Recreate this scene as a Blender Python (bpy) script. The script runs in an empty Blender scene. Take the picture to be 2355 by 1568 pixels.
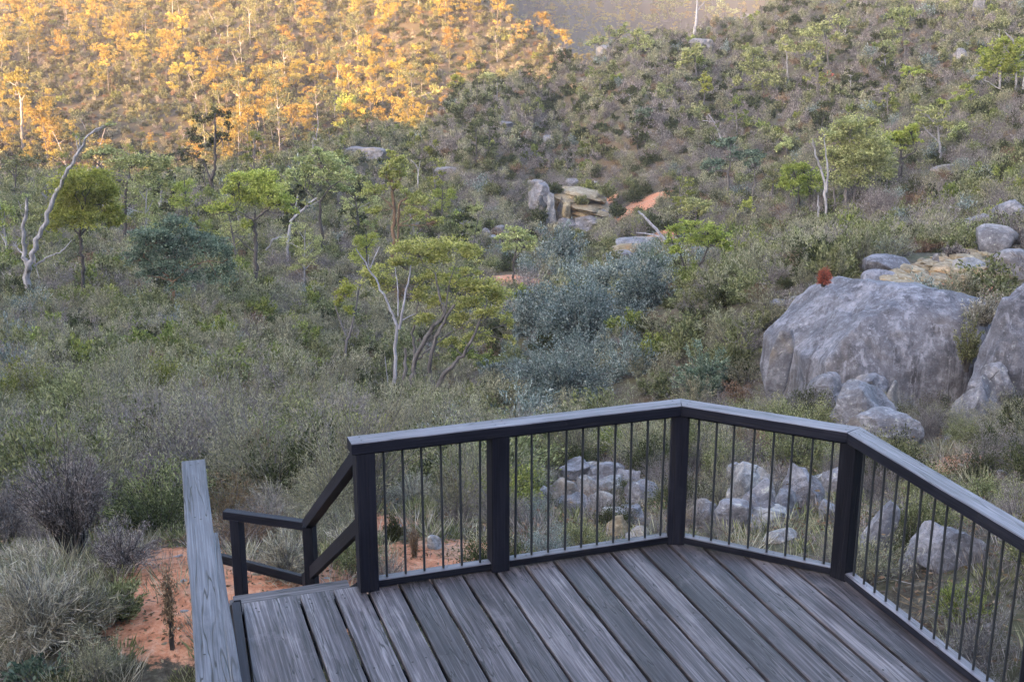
import bpy, math, random
import numpy as np
from mathutils import Vector, Matrix, noise as mnoise

# ------------------------------------------------------------------ camera, sky, sun, exposure
R = math.radians
scene = bpy.context.scene
col = scene.collection
CAMZ, F, PITCH = 3.737, 2900.0, 0.288        # eye height above the deck, focal length in 2354-px units, downward pitch
CX, CY = 1177.0, 784.0
cam_d = bpy.data.cameras.new('camera'); cam = bpy.data.objects.new('camera', cam_d); col.objects.link(cam)
cam.location = (0, 0, CAMZ); cam.rotation_euler = (math.pi/2 - PITCH, 0, 0)
cam_d.sensor_width = 36; cam_d.lens = F/2354*36; cam_d.clip_start = .1; cam_d.clip_end = 8000
scene.camera = cam
SUN_EL = R(11.5)
SD = np.array([.62, .785]); SD /= np.linalg.norm(SD)       # horizontal direction the sunlight travels
world = bpy.data.worlds.new('World'); scene.world = world; world.use_nodes = True
wn = world.node_tree; bg = wn.nodes['Background']
sky = wn.nodes.new('ShaderNodeTexSky'); sky.sky_type = 'NISHITA'; sky.sun_disc = False
sky.sun_elevation = SUN_EL; sky.sun_rotation = math.atan2(-SD[0], -SD[1]) % (2*math.pi)
sky.air_density = .85; sky.dust_density = 4.0; sky.ozone_density = 1.0
wn.links.new(sky.outputs[0], bg.inputs[0]); bg.inputs[1].default_value = .15
sun_d = bpy.data.lights.new('sun', 'SUN'); sun = bpy.data.objects.new('sun', sun_d); col.objects.link(sun)
sun_d.energy = 2.9; sun_d.angle = R(.5); sun_d.color = (1, .49, .115)
dv = Vector((SD[0]*math.cos(SUN_EL), SD[1]*math.cos(SUN_EL), -math.sin(SUN_EL)))
sun.rotation_euler = dv.to_track_quat('-Z', 'Y').to_euler()
scene.view_settings.view_transform = 'Standard'; scene.view_settings.look = 'None'
scene.view_settings.exposure = 3.5; scene.view_settings.gamma = 1; scene.view_settings.use_curve_mapping = False
scene.render.engine = 'CYCLES'
scene.cycles.max_bounces = 5; scene.cycles.diffuse_bounces = 2; scene.cycles.transmission_bounces = 3
scene.cycles.volume_bounces = 0; scene.cycles.transparent_max_bounces = 8
scene.cycles.use_denoising = True
try: scene.cycles.denoiser = 'OPENIMAGEDENOISE'
except Exception: pass

# ------------------------------------------------------------------ helpers
rng = np.random.default_rng(7)
random.seed(7)
cp, sp = math.cos(PITCH), math.sin(PITCH)
def raydir(px, py):
    a = (px-CX)/F; b = -(py-CY)/F
    d = np.array([a, cp + b*sp, -sp + b*cp])
    return d                                    # forward component 1
def at_y(px, py, Y):                            # point of the sight line at ground distance Y
    d = raydir(px, py); t = Y/d[1]
    return np.array([d[0]*t, Y, CAMZ + d[2]*t])
def at_z(px, py, z):
    d = raydir(px, py); t = (z-CAMZ)/d[2]
    return np.array([d[0]*t, d[1]*t, z])
def fdist(P): return P[1]*cp - (P[2]-CAMZ)*sp
def to_px(x, y, z):
    fd = y*cp - (z-CAMZ)*sp; up = y*sp + (z-CAMZ)*cp
    fd = np.where(fd < .1, .1, fd) if isinstance(fd, np.ndarray) else max(fd, .1)
    return CX + F*x/fd, CY - F*up/fd

def link(o, parent=None):
    col.objects.link(o)
    if parent is not None: o.parent = parent
    return o
def mesh_np(name, verts, faces, mats, midx=None, smooth=False):
    """faces: (m,k) array, one k for the whole mesh"""
    verts = np.asarray(verts, dtype=np.float32); faces = np.asarray(faces, dtype=np.int32)
    me = bpy.data.meshes.new(name)
    m, k = faces.shape
    me.vertices.add(len(verts)); me.vertices.foreach_set('co', verts.ravel())
    me.loops.add(m*k); me.loops.foreach_set('vertex_index', faces.ravel())
    me.polygons.add(m); me.polygons.foreach_set('loop_start', np.arange(0, m*k, k, dtype=np.int32))
    try: me.polygons.foreach_set('loop_total', np.full(m, k, dtype=np.int32))
    except Exception: pass
    for mt in mats: me.materials.append(mt)
    if midx is not None: me.polygons.foreach_set('material_index', np.asarray(midx, dtype=np.int32))
    me.polygons.foreach_set('use_smooth', np.full(m, smooth, dtype=bool))
    me.update(calc_edges=True)
    return me
def tag(o, label=None, cat=None, group=None, kind=None):
    if label: o['label'] = label
    if cat: o['category'] = cat
    if group: o['group'] = group
    if kind: o['kind'] = kind
    return o
def empty(name, loc, rz=0):
    o = bpy.data.objects.new(name, None); o.location = loc; o.rotation_euler = (0, 0, rz); o.empty_display_size = .2
    return link(o)

# box in local space, x along the length, slightly chamfered, cut into segments along x for wear
def beam_mesh(name, L, W, H, mats, seg=1, rough=0.0, ch=.004, top_mat=0, ends=None, rs=0):
    r = random.Random(rs)
    prof = [(-W/2+ch, -H/2), (W/2-ch, -H/2), (W/2, -H/2+ch), (W/2, H/2-ch), (W/2-ch, H/2), (-W/2+ch, H/2), (-W/2, H/2-ch), (-W/2, -H/2+ch)]
    vs, fs, mi = [], [], []
    lo = [0.0]*8
    for i in range(seg+1):
        t = i/seg
        dl, dr = r.uniform(-1, 1)*rough, r.uniform(-1, 1)*rough
        dz = r.uniform(-1, 1)*rough*.5
        for (y, z) in prof:
            x = t*L
            if ends and i == seg: x += ends*y/W           # slanted cut at the far end
            vs.append((x, y + (dr if y > 0 else dl), z + (dz if z > 0 else 0)))
    for i in range(seg):
        for j in range(8):
            a = i*8+j; b = i*8+(j+1) % 8
            fs.append((a, b, b+8, a+8)); mi.append(top_mat if j in (3, 4, 5) else 0)
    me = bpy.data.meshes.new(name)
    n = seg*8
    me.from_pydata(vs, [], fs + [tuple(range(7, -1, -1)), tuple(range(n, n+8))])
    for m in mats: me.materials.append(m)
    me.polygons.foreach_set('material_index', np.array(mi+[0, 0], dtype=np.int32))
    me.update()
    return me
def beam(name, A, B, W, H, mats, parent=None, up=(0, 0, 1), **kw):
    """beam with its axis from A to B; parent must be unrotated at a known location"""
    A = Vector(A); B = Vector(B); X = (B-A); L = X.length; X.normalize()
    U = Vector(up); Y = U.cross(X).normalized(); Z = X.cross(Y)
    me = beam_mesh(name, L, W, H, mats, **kw)
    o = bpy.data.objects.new(name, me)
    M = Matrix((X, Y, Z)).transposed().to_4x4(); M.translation = A
    link(o)
    if parent is not None:
        o.parent = parent
        o.matrix_basis = Matrix.Translation(-Vector(parent.location)) @ M
    else: o.matrix_world = M
    return o

# ------------------------------------------------------------------ node material helper
class NM:
    def __init__(s, name):
        s.m = bpy.data.materials.new(name); s.m.use_nodes = True; s.t = s.m.node_tree
        s.t.nodes.clear(); s.out = s.t.nodes.new('ShaderNodeOutputMaterial')
    def n(s, typ, **kw):
        x = s.t.nodes.new(typ)
        for k, v in kw.items():
            if k.startswith('i_'):
                key = k[2:]; key = int(key) if key.isdigit() else key.replace('_', ' ')
                if hasattr(v, 'is_output') or isinstance(v, bpy.types.NodeSocket): s.t.links.new(v, x.inputs[key])
                else: x.inputs[key].default_value = v
            else: setattr(x, k, v)
        return x
    def ramp(s, fac, stops, interp='LINEAR'):
        x = s.t.nodes.new('ShaderNodeValToRGB'); x.color_ramp.interpolation = interp
        e = x.color_ramp.elements
        e[0].position, e[0].color = stops[0][0], (*stops[0][1], 1) if not isinstance(stops[0][1], float) else (stops[0][1],)*3+(1,)
        e[1].position, e[1].color = stops[-1][0], (*stops[-1][1], 1) if not isinstance(stops[-1][1], float) else (stops[-1][1],)*3+(1,)
        for p, c in stops[1:-1]:
            q = e.new(p); q.color = (*c, 1) if not isinstance(c, float) else (c, c, c, 1)
        s.t.links.new(fac, x.inputs[0]); return x.outputs[0]
    def mix(s, a, b, fac, mode='MIX'):
        x = s.t.nodes.new('ShaderNodeMix'); x.data_type = 'RGBA'; x.blend_type = mode
        for i, v in ((0, fac), (6, a), (7, b)):
            if isinstance(v, bpy.types.NodeSocket): s.t.links.new(v, x.inputs[i])
            else: x.inputs[i].default_value = v if i == 0 else (*v, 1)
        return x.outputs[2]
    def noise(s, vec, scale, detail=4, rough=.6, dist=0):
        x = s.n('ShaderNodeTexNoise', i_Scale=scale, i_Detail=detail, i_Roughness=rough, i_Distortion=dist)
        s.t.links.new(vec, x.inputs['Vector']); return x.outputs[0]
    def mapping(s, vec, scale, loc=(0, 0, 0)):
        x = s.n('ShaderNodeMapping'); s.t.links.new(vec, x.inputs[0]); x.inputs['Scale'].default_value = scale; x.inputs['Location'].default_value = loc
        return x.outputs[0]
    def math(s, op, a, b=0.0):
        x = s.t.nodes.new('ShaderNodeMath'); x.operation = op
        for i, v in ((0, a), (1, b)):
            if isinstance(v, bpy.types.NodeSocket): s.t.links.new(v, x.inputs[i])
            else: x.inputs[i].default_value = v
        return x.outputs[0]
    def finish(s, shader): s.t.links.new(shader, s.out.inputs[0]); return s.m

def leaf_mat(name, cols, trans=.3, gloss=.0):
    m = NM(name)
    oi = m.n('ShaderNodeObjectInfo'); ge = m.n('ShaderNodeNewGeometry')
    tc = m.n('ShaderNodeTexCoord')
    a = m.ramp(ge.outputs['Random Per Island'], [(0, cols[0]), (.5, cols[1]), (1, cols[2])])
    nz = m.noise(tc.outputs['Object'], 2.2, 2)
    h = m.n('ShaderNodeHueSaturation', i_Color=a)
    v1 = m.n('ShaderNodeMapRange', i_Value=oi.outputs['Random'], i_3=.485, i_4=.515)
    m.t.links.new(v1.outputs[0], h.inputs['Hue'])
    v2 = m.n('ShaderNodeMapRange', i_Value=nz, i_1=.3, i_2=.7, i_3=.72, i_4=1.3)
    v3 = m.n('ShaderNodeMapRange', i_Value=m.math('FRACT', m.math('MULTIPLY', oi.outputs['Random'], 7.3)), i_3=.78, i_4=1.2)
    m.t.links.new(m.math('MULTIPLY', v2.outputs[0], v3.outputs[0]), h.inputs['Value'])
    d = m.n('ShaderNodeBsdfDiffuse', i_Color=h.outputs[0]); t = m.n('ShaderNodeBsdfTranslucent', i_Color=h.outputs[0])
    x = m.n('ShaderNodeMixShader', i_0=trans); m.t.links.new(d.outputs[0], x.inputs[1]); m.t.links.new(t.outputs[0], x.inputs[2])
    return m.finish(x.outputs[0])
def bark_mat(name, c0, c1, c2=None, sc=6):
    m = NM(name); tc = m.n('ShaderNodeTexCoord')
    v = m.mapping(tc.outputs['Object'], (sc, sc, sc*.25))
    nz = m.noise(v, 1.0, 5, .7)
    c = m.ramp(nz, [(.3, c0), (.55, c1), (.75, c2 or c1)])
    b = m.n('ShaderNodeBsdfPrincipled', i_Base_Color=c, i_Roughness=.85)
    bp = m.n('ShaderNodeBump', i_Strength=.4, i_Distance=.02, i_Height=nz); m.t.links.new(bp.outputs[0], b.inputs['Normal'])
    return m.finish(b.outputs[0])
def wood_mat(name, dark, mid, light, scale=1.0, rough=.7, crack=.5, spec=.35):
    m = NM(name); tc = m.n('ShaderNodeTexCoord'); oi = m.n('ShaderNodeObjectInfo')
    off = m.n('ShaderNodeVectorMath', operation='SCALE', i_0=(37.1, 13.7, 9.1)); m.t.links.new(oi.outputs['Random'], off.inputs['Scale'])
    ad = m.n('ShaderNodeVectorMath', operation='ADD', i_0=tc.outputs['Object'], i_1=off.outputs[0])
    P = ad.outputs[0]
    grain = m.noise(m.mapping(P, (1.6*scale, 75*scale, 75*scale)), 1.0, 6, .65, .4)
    broad = m.noise(m.mapping(P, (1.1, 7, 7)), 1.0, 4, .6, .8)
    blot = m.noise(m.mapping(P, (4, 5, 5)), 1.0, 6, .65)
    g = m.math('ADD', m.math('MULTIPLY', grain, .6), m.math('MULTIPLY', broad, .4))
    c = m.ramp(g, [(.37, dark), (.5, mid), (.63, light)])
    c = m.mix(c, light, m.ramp(blot, [(.58, 0.0), (.75, .55)]))
    c = m.mix(c, dark, m.ramp(m.noise(m.mapping(P, (2.2, 9, 9), (3, 1, 2)), 1.0, 5, .7), [(.60, 0.0), (.78, .7)]))
    crk = m.noise(m.mapping(P, (.9, 17, 17), (5, 5, 5)), 1.0, 2, .5, .6)
    k1 = m.math('ABSOLUTE', m.math('SUBTRACT', crk, .5))
    msk = m.ramp(m.noise(m.mapping(P, (.8, 3, 3), (9, 9, 9)), 1.0, 2), [(.40, 0.0), (.50, 1.0)])
    crm = m.math('MULTIPLY', m.ramp(k1, [(.005, 1.0), (.016, 0.0)]), m.math('MULTIPLY', msk, crack))
    c = m.mix(c, (.012, .011, .012), crm)
    tone = m.n('ShaderNodeMapRange', i_Value=oi.outputs['Random'], i_3=.72, i_4=1.28)
    hs = m.n('ShaderNodeHueSaturation', i_Color=c); m.t.links.new(tone.outputs[0], hs.inputs['Value'])
    b = m.n('ShaderNodeBsdfPrincipled', i_Base_Color=hs.outputs[0], i_Roughness=rough)
    b.inputs['Specular IOR Level'].default_value = spec
    hgt = m.math('SUBTRACT', m.math('MULTIPLY', g, .5), m.math('MULTIPLY', crm, 1.5))
    bp = m.n('ShaderNodeBump', i_Strength=.55, i_Distance=.004, i_Height=hgt); m.t.links.new(bp.outputs[0], b.inputs['Normal'])
    return m.finish(b.outputs[0])
def rock_mat(name, dark, mid, light, lichen=(.42, .43, .36), streak=0.0, warm=(.30, .22, .13), warmth=.3, sc=1.0):
    m = NM(name); tc = m.n('ShaderNodeTexCoord'); ge = m.n('ShaderNodeNewGeometry'); oi = m.n('ShaderNodeObjectInfo')
    off = m.n('ShaderNodeVectorMath', operation='SCALE', i_0=(27.1, 33.7, 19.1)); m.t.links.new(oi.outputs['Random'], off.inputs['Scale'])
    P = m.n('ShaderNodeVectorMath', operation='ADD', i_0=tc.outputs['Object'], i_1=off.outputs[0]).outputs[0]
    n1 = m.noise(P, 1.6*sc, 8, .7, .3); n2 = m.noise(P, 9*sc, 6, .7); n3 = m.noise(P, .6*sc, 4, .6, .5)
    c = m.ramp(m.math('ADD', m.math('MULTIPLY', n1, .6), m.math('MULTIPLY', n2, .4)), [(.36, dark), (.5, mid), (.62, light)])
    if streak:
        s1 = m.noise(m.mapping(P, (3.2, 3.2, .28)), 1.0, 5, .7, .6)
        c = m.mix(c, dark, m.math('MULTIPLY', m.ramp(s1, [(.5, 0.0), (.62, 1.0)]), streak))
        s2 = m.noise(m.mapping(P, (4.4, 4.4, .3), (4, 2, 0)), 1.0, 4, .7, .4)
        c = m.mix(c, light, m.math('MULTIPLY', m.ramp(s2, [(.57, 0.0), (.66, 1.0)]), streak*.8))
    c = m.mix(c, lichen, m.ramp(n2, [(.60, 0.0), (.70, .3 if streak else .6)]))
    c = m.mix(c, light, m.ramp(m.noise(P, 34*sc, 3, .7), [(.60, 0.0), (.66, .55)])); c = m.mix(c, dark, m.ramp(m.noise(P, 21*sc, 4, .75), [(.58, 0.0), (.66, .7)])); c = m.mix(c, warm, m.math('MULTIPLY', m.ramp(n3, [(.53, 0.0), (.66, 1.0)]), warmth))
    ck = m.n('ShaderNodeTexVoronoi', feature='DISTANCE_TO_EDGE', i_Scale=.9*sc)
    dist = m.n('ShaderNodeMix', data_type='RGBA', i_0=.25, i_6=P)
    nn = m.n('ShaderNodeTexNoise', i_Scale=2.0*sc, i_Detail=4.0); m.t.links.new(P, nn.inputs['Vector']); m.t.links.new(nn.outputs[1], dist.inputs[7])
    m.t.links.new(dist.outputs[2], ck.inputs['Vector'])
    ckm = m.math('MULTIPLY', .0 if streak else 1.0, m.math('MULTIPLY', m.ramp(ck.outputs[0], [(.002, 1.0), (.009, 0.0)]), m.ramp(m.noise(P, 1.1*sc, 2), [(.5, 0.0), (.6, .6)])))
    c = m.mix(c, (.03, .028, .03), ckm)
    b = m.n('ShaderNodeBsdfPrincipled', i_Base_Color=c, i_Roughness=.8); b.inputs['Specular IOR Level'].default_value = .3
    hg = m.math('SUBTRACT', m.math('ADD', n1, m.math('MULTIPLY', n2, .35)), ckm)
    bp = m.n('ShaderNodeBump', i_Strength=.8, i_Distance=.09/sc, i_Height=hg); m.t.links.new(bp.outputs[0], b.inputs['Normal'])
    return m.finish(b.outputs[0])

# ------------------------------------------------------------------ terrain
SC = 14.0
wa = lambda v: np.arcsinh(np.asarray(v, float)/SC)
ctrl = []
def C(px, py, Y): ctrl.append(at_y(px, py, Y))
def CW(x, y, z): ctrl.append(np.array([x, y, z], float))
for a in [(380,1310,11.5),(600,1330,11),(250,1560,9.2),(20,1568,9.2),(0,1200,16),(300,1150,17.5),(0,900,32),(0,690,60),(600,900,36),(915,950,43),
          (600,1100,18.5),(900,1120,19.5),(900,1260,12.5),(1150,1265,12.8),(1300,940,38),(1300,1055,23),(1350,1170,16.5),(1620,935,34),(1900,965,27),
          (2050,965,28.5),(2300,1000,22),(2300,1110,16),(2150,1100,17.5),(1750,1190,15),(2000,1290,10.8),(2250,1340,9.6),(2340,1200,12.5),
          (2150,640,36),(2000,650,36),(2330,690,33.5),(2330,560,45),(2354,400,75),(2354,200,120),(2354,20,185),(1900,600,56),(1600,655,60),
          (1450,760,48),(1265,560,100),(1180,650,74),(900,650,78),(600,660,72),(200,690,62),(420,470,122),(50,420,148),(600,400,165),(900,470,125),
          (1265,500,112),(1300,420,128),(1700,460,100),(2000,500,80),(1300,310,155),(1700,310,135),(2000,310,115),
          (700,362,185),(880,297,192),(1050,247,200),(1200,212,208),(1300,167,212),(1400,142,215),(1500,102,218),(1620,68,222),(1800,0,225),
          (1700,160,185),(2000,100,170),(2000,0,205),(300,430,160)]: C(*a)
# behind the near ridge the land drops away
for (px, py, Y) in [(700,362,185),(880,297,192),(1050,247,200),(1200,212,208),(1300,167,212),(1400,142,215),(1500,102,218),(1620,68,222)]:
    q = at_y(px, py+6, Y+34); ctrl.append(q + np.array([0, 0, -7 if px < 900 else -12]))
# sunlit hill across the valley
for a in [(50,388,238),(300,408,232),(600,372,240),(820,318,250),(980,262,262),(0,200,295),(350,205,295),(700,200,300),(950,200,285),
          (0,0,365),(400,0,368),(800,0,365),(1040,60,322)]: C(*a)
CW(-300, 520, 44); CW(-150, 500, 55); CW(-90, 470, 44); CW(-40, 420, 18); CW(-400, 300, 20); CW(-250, 230, -20); CW(-220, 140, -14); CW(-500, 700, 70)
for a in [(1340,155,292),(1270,112,303),(1200,50,319),(1100,-20,342),(1335,235,272),(1260,235,273),(1180,235,273),(1180,160,296),(1100,120,304),(1260,190,287),(1100,235,273),(1400,200,283)]: C(*a)
for p in ((26,322,-38),(18,345,-36),(13,365,-34),(3,385,-27),(-8,420,-8),(-20,380,6),(-20,345,-3),(10,330,-27),(2,345,-19)): CW(*p)
# valley right of and behind the spur, then the far hill
CW(60, 330, -35); CW(25, 360, -30); CW(20, 450, -38); CW(90, 450, -40); CW(180, 420, -20)
for a in [(1200,150,640),(1450,160,640),(1700,150,640),(1350,60,760),(1600,50,760),(1450,0,860),(1700,0,860)]: C(*a)
CW(-150, 1200, 95); CW(150, 1200, 85); CW(500, 1100, 90); CW(0, 2000, 160); CW(900, 1500, 130); CW(-900, 1200, 120); CW(-900, 300, 60)
# near hill carries on up to the right
CW(130, 130, 6); CW(130, 230, 14); CW(220, 200, 30); CW(300, 60, 40); CW(60, 40, -1); CW(30, 20, -.6); CW(12, 10, -1.0); CW(400, 500, 60); CW(800, 200, 90)
# ground round and behind the lookout
CW(0, 6, -1.9); CW(2, 8.5, -1.9); CW(-2.5, 7, -2.3); CW(-6, 6, -2.2); CW(0, 0, -.2); CW(4, 3, -.4); CW(-6, 0, -1.5); CW(0, -6, 1.8); CW(10, -6, 2); CW(-10, -8, 0); CW(-25, 8, -3)
CW(0, -60, 22); CW(-60, -40, 8); CW(-60, 30, -8); CW(-120, 60, -9)
# unseen ridge behind the lookout, crest heights set to shade the near ground
def CR(t, s, z):
    e = np.array([SD[1], -SD[0]]); p = e*t + SD*s; CW(p[0], p[1], z)
SHADE_RIDGE = [(-420,22),(-330,25),(-260,31),(-215,38),(-190,45),(-165,57),(-140,84),(-110,105),(-60,118),(0,125),(120,130),(300,140)]
for t, z in SHADE_RIDGE: CR(t, -250, z)
for t, z in SHADE_RIDGE[::2]: CR(t, -330, z-22)
CW(-1200, -900, 40); CW(0, -1000, 60); CW(1200, -900, 80)
ctrl = np.array(ctrl)
def tps_fit(P, z, lam=1e-4):
    n = len(P); d = np.linalg.norm(P[:, None]-P[None], axis=2); K = np.where(d > 0, d*d*np.log(d+1e-12), 0) + lam*np.eye(n)
    Q = np.c_[np.ones(n), P]; A = np.block([[K, Q], [Q.T, np.zeros((3, 3))]])
    return np.linalg.solve(A, np.r_[z, 0, 0, 0])
CPw = np.c_[wa(ctrl[:, 0]), wa(ctrl[:, 1])]
# fit z relative to distance so that far and near points weigh alike
wsc = lambda x, y: np.sqrt(x*x + y*y + 15**2)
coef = tps_fit(CPw, ctrl[:, 2]/wsc(ctrl[:, 0], ctrl[:, 1]))
def tps_eval(x, y):
    x = np.asarray(x, float).ravel(); y = np.asarray(y, float).ravel(); q = np.c_[wa(x), wa(y)]; out = np.zeros(len(q))
    for i in range(0, len(q), 20000):
        s = q[i:i+20000]; d = np.linalg.norm(s[:, None]-CPw[None], axis=2)
        out[i:i+20000] = np.where(d > 0, d*d*np.log(d+1e-12), 0) @ coef[:-3] + coef[-3] + s @ coef[-2:]
    return out*wsc(x, y)
A0, A1, NA = float(wa(-1400)), float(wa(1400)), 470
B0, B1, NB = float(wa(-1100)), float(wa(2300)), 560
ga = np.linspace(A0, A1, NA); gb = np.linspace(B0, B1, NB)
GA, GB = np.meshgrid(ga, gb); GX = SC*np.sinh(GA); GY = SC*np.sinh(GB)
def fbm(x, y, seed, octs, base):
    r = np.random.default_rng(seed); out = np.zeros_like(x); amp = 1.0; f = base
    for o in range(octs):
        for k in range(4):
            th = r.uniform(0, 2*math.pi); ph = r.uniform(0, 6.28, 2); ff = f*r.uniform(.7, 1.4)
            out += amp*.4*np.sin((x*math.cos(th)+y*math.sin(th))*ff + ph[0] + 1.7*np.sin((x*math.sin(th)-y*math.cos(th))*ff*.6+ph[1]))
        amp *= .5; f *= 2.1
    return out
GZ = tps_eval(GX, GY).reshape(GX.shape)
dist = np.hypot(GX, GY)
# the golden spur: one even slope facing the lookout, its crest running back to the left, falling away behind
sm_ = lambda t: np.clip(t, 0, 1)**2*(3-2*np.clip(t, 0, 1))
yc_ = 324 - 2.05*GX
zs_ = -23.8 + .309*(np.minimum(GY, yc_)-272) - .55*np.maximum(0, GY-yc_); zs_ = np.maximum(zs_, -46)
ws_ = sm_((GX+34)/18)*sm_((GY-244)/16)*sm_((60-GX)/25)*sm_((460-GY)/60)
GZ = GZ*(1-ws_) + zs_*ws_
GZ += fbm(GX, GY, 3, 3, .9)*.10*np.clip((dist-6)/10, .15, 1)*np.clip(60/(dist+1), 0, 1)
GZ += fbm(GX, GY, 5, 3, .09)*.55*np.clip((dist-30)/60, 0, 1)*np.clip(400/(dist+1), 0, 1)
GZ += fbm(GX, GY, 9, 3, .028)*(1.0+1.8*np.clip((-GX-20)/40, 0, 1))*np.clip((dist-235)/80, 0, 1)*np.clip(GY/100, 0, 1)
GZ = np.where(GZ > 110, 110+45*np.tanh((GZ-110)/90), GZ); GZ = np.where(GZ < -45, -45+15*np.tanh((GZ+45)/40), GZ)
def height(x, y):
    x = np.atleast_1d(np.asarray(x, float)); y = np.atleast_1d(np.asarray(y, float))
    fa = np.clip((wa(x)-A0)/(A1-A0)*(NA-1), 0, NA-1.001); fb = np.clip((wa(y)-B0)/(B1-B0)*(NB-1), 0, NB-1.001)
    i = fa.astype(int); j = fb.astype(int); u = fa-i; v = fb-j
    return (GZ[j, i]*(1-u)*(1-v) + GZ[j, i+1]*u*(1-v) + GZ[j+1, i]*(1-u)*v + GZ[j+1, i+1]*u*v)
YS = np.concatenate([np.linspace(5, 60, 700), np.geomspace(60.05, 1500, 2600)])
def ground(px, py, ymin=5.0):
    """where the sight line of a photo pixel first meets the terrain"""
    d = raydir(px, py); t = YS/d[1]; x = d[0]*t; z = CAMZ + d[2]*t
    h = height(x, YS); hit = np.nonzero((z <= h) & (YS > ymin))[0]
    if len(hit) == 0: k = len(YS)-1
    else: k = hit[0]
    return np.array([x[k], YS[k], height(x[k], YS[k])[0]])

# soil colour patches, as real spots on the ground
soil_px = [(560,1370,.75),(700,1370,.7),(470,1340,.8),(400,1290,.55),(410,1380,.7),(420,1450,.45),(900,1300,.65),(1000,1295,.6),(1090,1285,.5),(880,1200,.4),(1200,645,1.5),(1150,640,1.0),(1250,648,1.2),
           (1480,470,2.2),(1440,500,1.8),(1510,455,1.7),(1370,470,2.0),(1540,540,1.6),(2240,1060,.55),(2200,1080,.4),(2320,690,.7),(2170,620,.9),(2120,640,.8),(2230,650,.8)]
SOIL = []
idx = [(j, i) for j in range(NB) for i in range(NA)]
soil = np.zeros(GX.size); SX = GX.ravel(); SY = GY.ravel()
for px, py, r in soil_px:
    g = ground(px, py); SOIL.append((g[0], g[1], r))
    d = np.hypot(SX-g[0], (SY-g[1])*.8)/r
    soil = np.maximum(soil, np.clip(1.5-d, 0, 1))
def soil_at(x, y):
    s = np.zeros(len(x))
    for a, b, r in SOIL: s = np.maximum(s, np.clip(1.5-np.hypot(x-a, (y-b)*.8)/r, 0, 1))
    return s
m = NM('bush_ground'); tc = m.n('ShaderNodeTexCoord'); at = m.n('ShaderNodeAttribute', attribute_name='soil')
P = tc.outputs['Object']
n1 = m.noise(P, .8, 7, .7); n2 = m.noise(P, 7.0, 6, .75); n3 = m.noise(P, .05, 5, .6, .5); n4 = m.noise(P, 38.0, 4, .7)
lit = m.ramp(n2, [(.32, (.02, .016, .013)), (.5, (.062, .052, .039)), (.66, (.15, .13, .10))])
lit = m.mix(lit, (.075, .078, .036), m.ramp(n1, [(.45, 0.0), (.62, .7)]))
orange = m.ramp(n2, [(.3, (.17, .068, .036)), (.5, (.38, .155, .085)), (.7, (.50, .28, .18))])
orange = m.mix(orange, (.13, .085, .06), m.ramp(n4, [(.56, 0.0), (.68, .8)])); orange = m.mix(orange, (.30, .23, .17), m.ramp(n1, [(.52, 0.0), (.68, .75)]))
fac = m.math('MULTIPLY', at.outputs['Fac'], 1.0)
fac = m.ramp(m.math('ADD', fac, m.math('ADD', m.math('MULTIPLY', m.math('SUBTRACT', n1, .5), 1.6), m.math('MULTIPLY', m.math('SUBTRACT', n2, .5), 1.5))), [(.42, 0.0), (.60, 1.0)])
far = m.mix(lit, (.11, .065, .035), m.ramp(n3, [(.50, 0.0), (.66, .6)]))
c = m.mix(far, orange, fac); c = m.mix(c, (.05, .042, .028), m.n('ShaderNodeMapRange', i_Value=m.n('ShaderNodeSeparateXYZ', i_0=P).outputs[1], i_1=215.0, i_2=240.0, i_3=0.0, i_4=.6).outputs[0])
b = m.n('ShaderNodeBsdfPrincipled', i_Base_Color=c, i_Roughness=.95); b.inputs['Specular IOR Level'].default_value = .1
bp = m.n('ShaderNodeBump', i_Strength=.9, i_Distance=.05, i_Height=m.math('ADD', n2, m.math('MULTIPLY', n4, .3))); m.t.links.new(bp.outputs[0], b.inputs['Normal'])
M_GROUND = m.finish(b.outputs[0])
ii = np.arange(NB*NA).reshape(NB, NA)
fq = np.stack([ii[:-1, :-1], ii[:-1, 1:], ii[1:, 1:], ii[1:, :-1]], axis=-1).reshape(-1, 4)
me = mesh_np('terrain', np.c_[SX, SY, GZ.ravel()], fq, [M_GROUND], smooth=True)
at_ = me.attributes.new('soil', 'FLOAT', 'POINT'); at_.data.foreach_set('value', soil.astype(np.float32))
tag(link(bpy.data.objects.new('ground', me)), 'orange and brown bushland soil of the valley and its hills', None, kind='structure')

# haze
HZ = NM('haze_air')
hv = HZ.n('ShaderNodeVolumePrincipled'); hv.inputs['Color'].default_value = (.92, .84, .86, 1); hv.inputs['Density'].default_value = .00026; hv.inputs['Anisotropy'].default_value = .0
HZ.t.links.new(hv.outputs[0], HZ.out.inputs['Volume'])
ztop = float(GZ.max())+12; zbot = float(GZ.min())-2
hx0, hx1, hy0, hy1 = -1500, 1500, -1200, 2500
vs = [(x, y, z) for z in (zbot, ztop) for (x, y) in ((hx0, hy0), (hx1, hy0), (hx1, hy1), (hx0, hy1))]
me = bpy.data.meshes.new('haze'); me.from_pydata(vs, [], [(3,2,1,0),(4,5,6,7),(0,1,5,4),(1,2,6,5),(2,3,7,6),(3,0,4,7)]); me.materials.append(HZ.m); me.update()
USE_HAZE = True
if USE_HAZE: tag(link(bpy.data.objects.new('haze', me)), 'thin golden purple evening haze filling the valley', None, kind='stuff')

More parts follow.
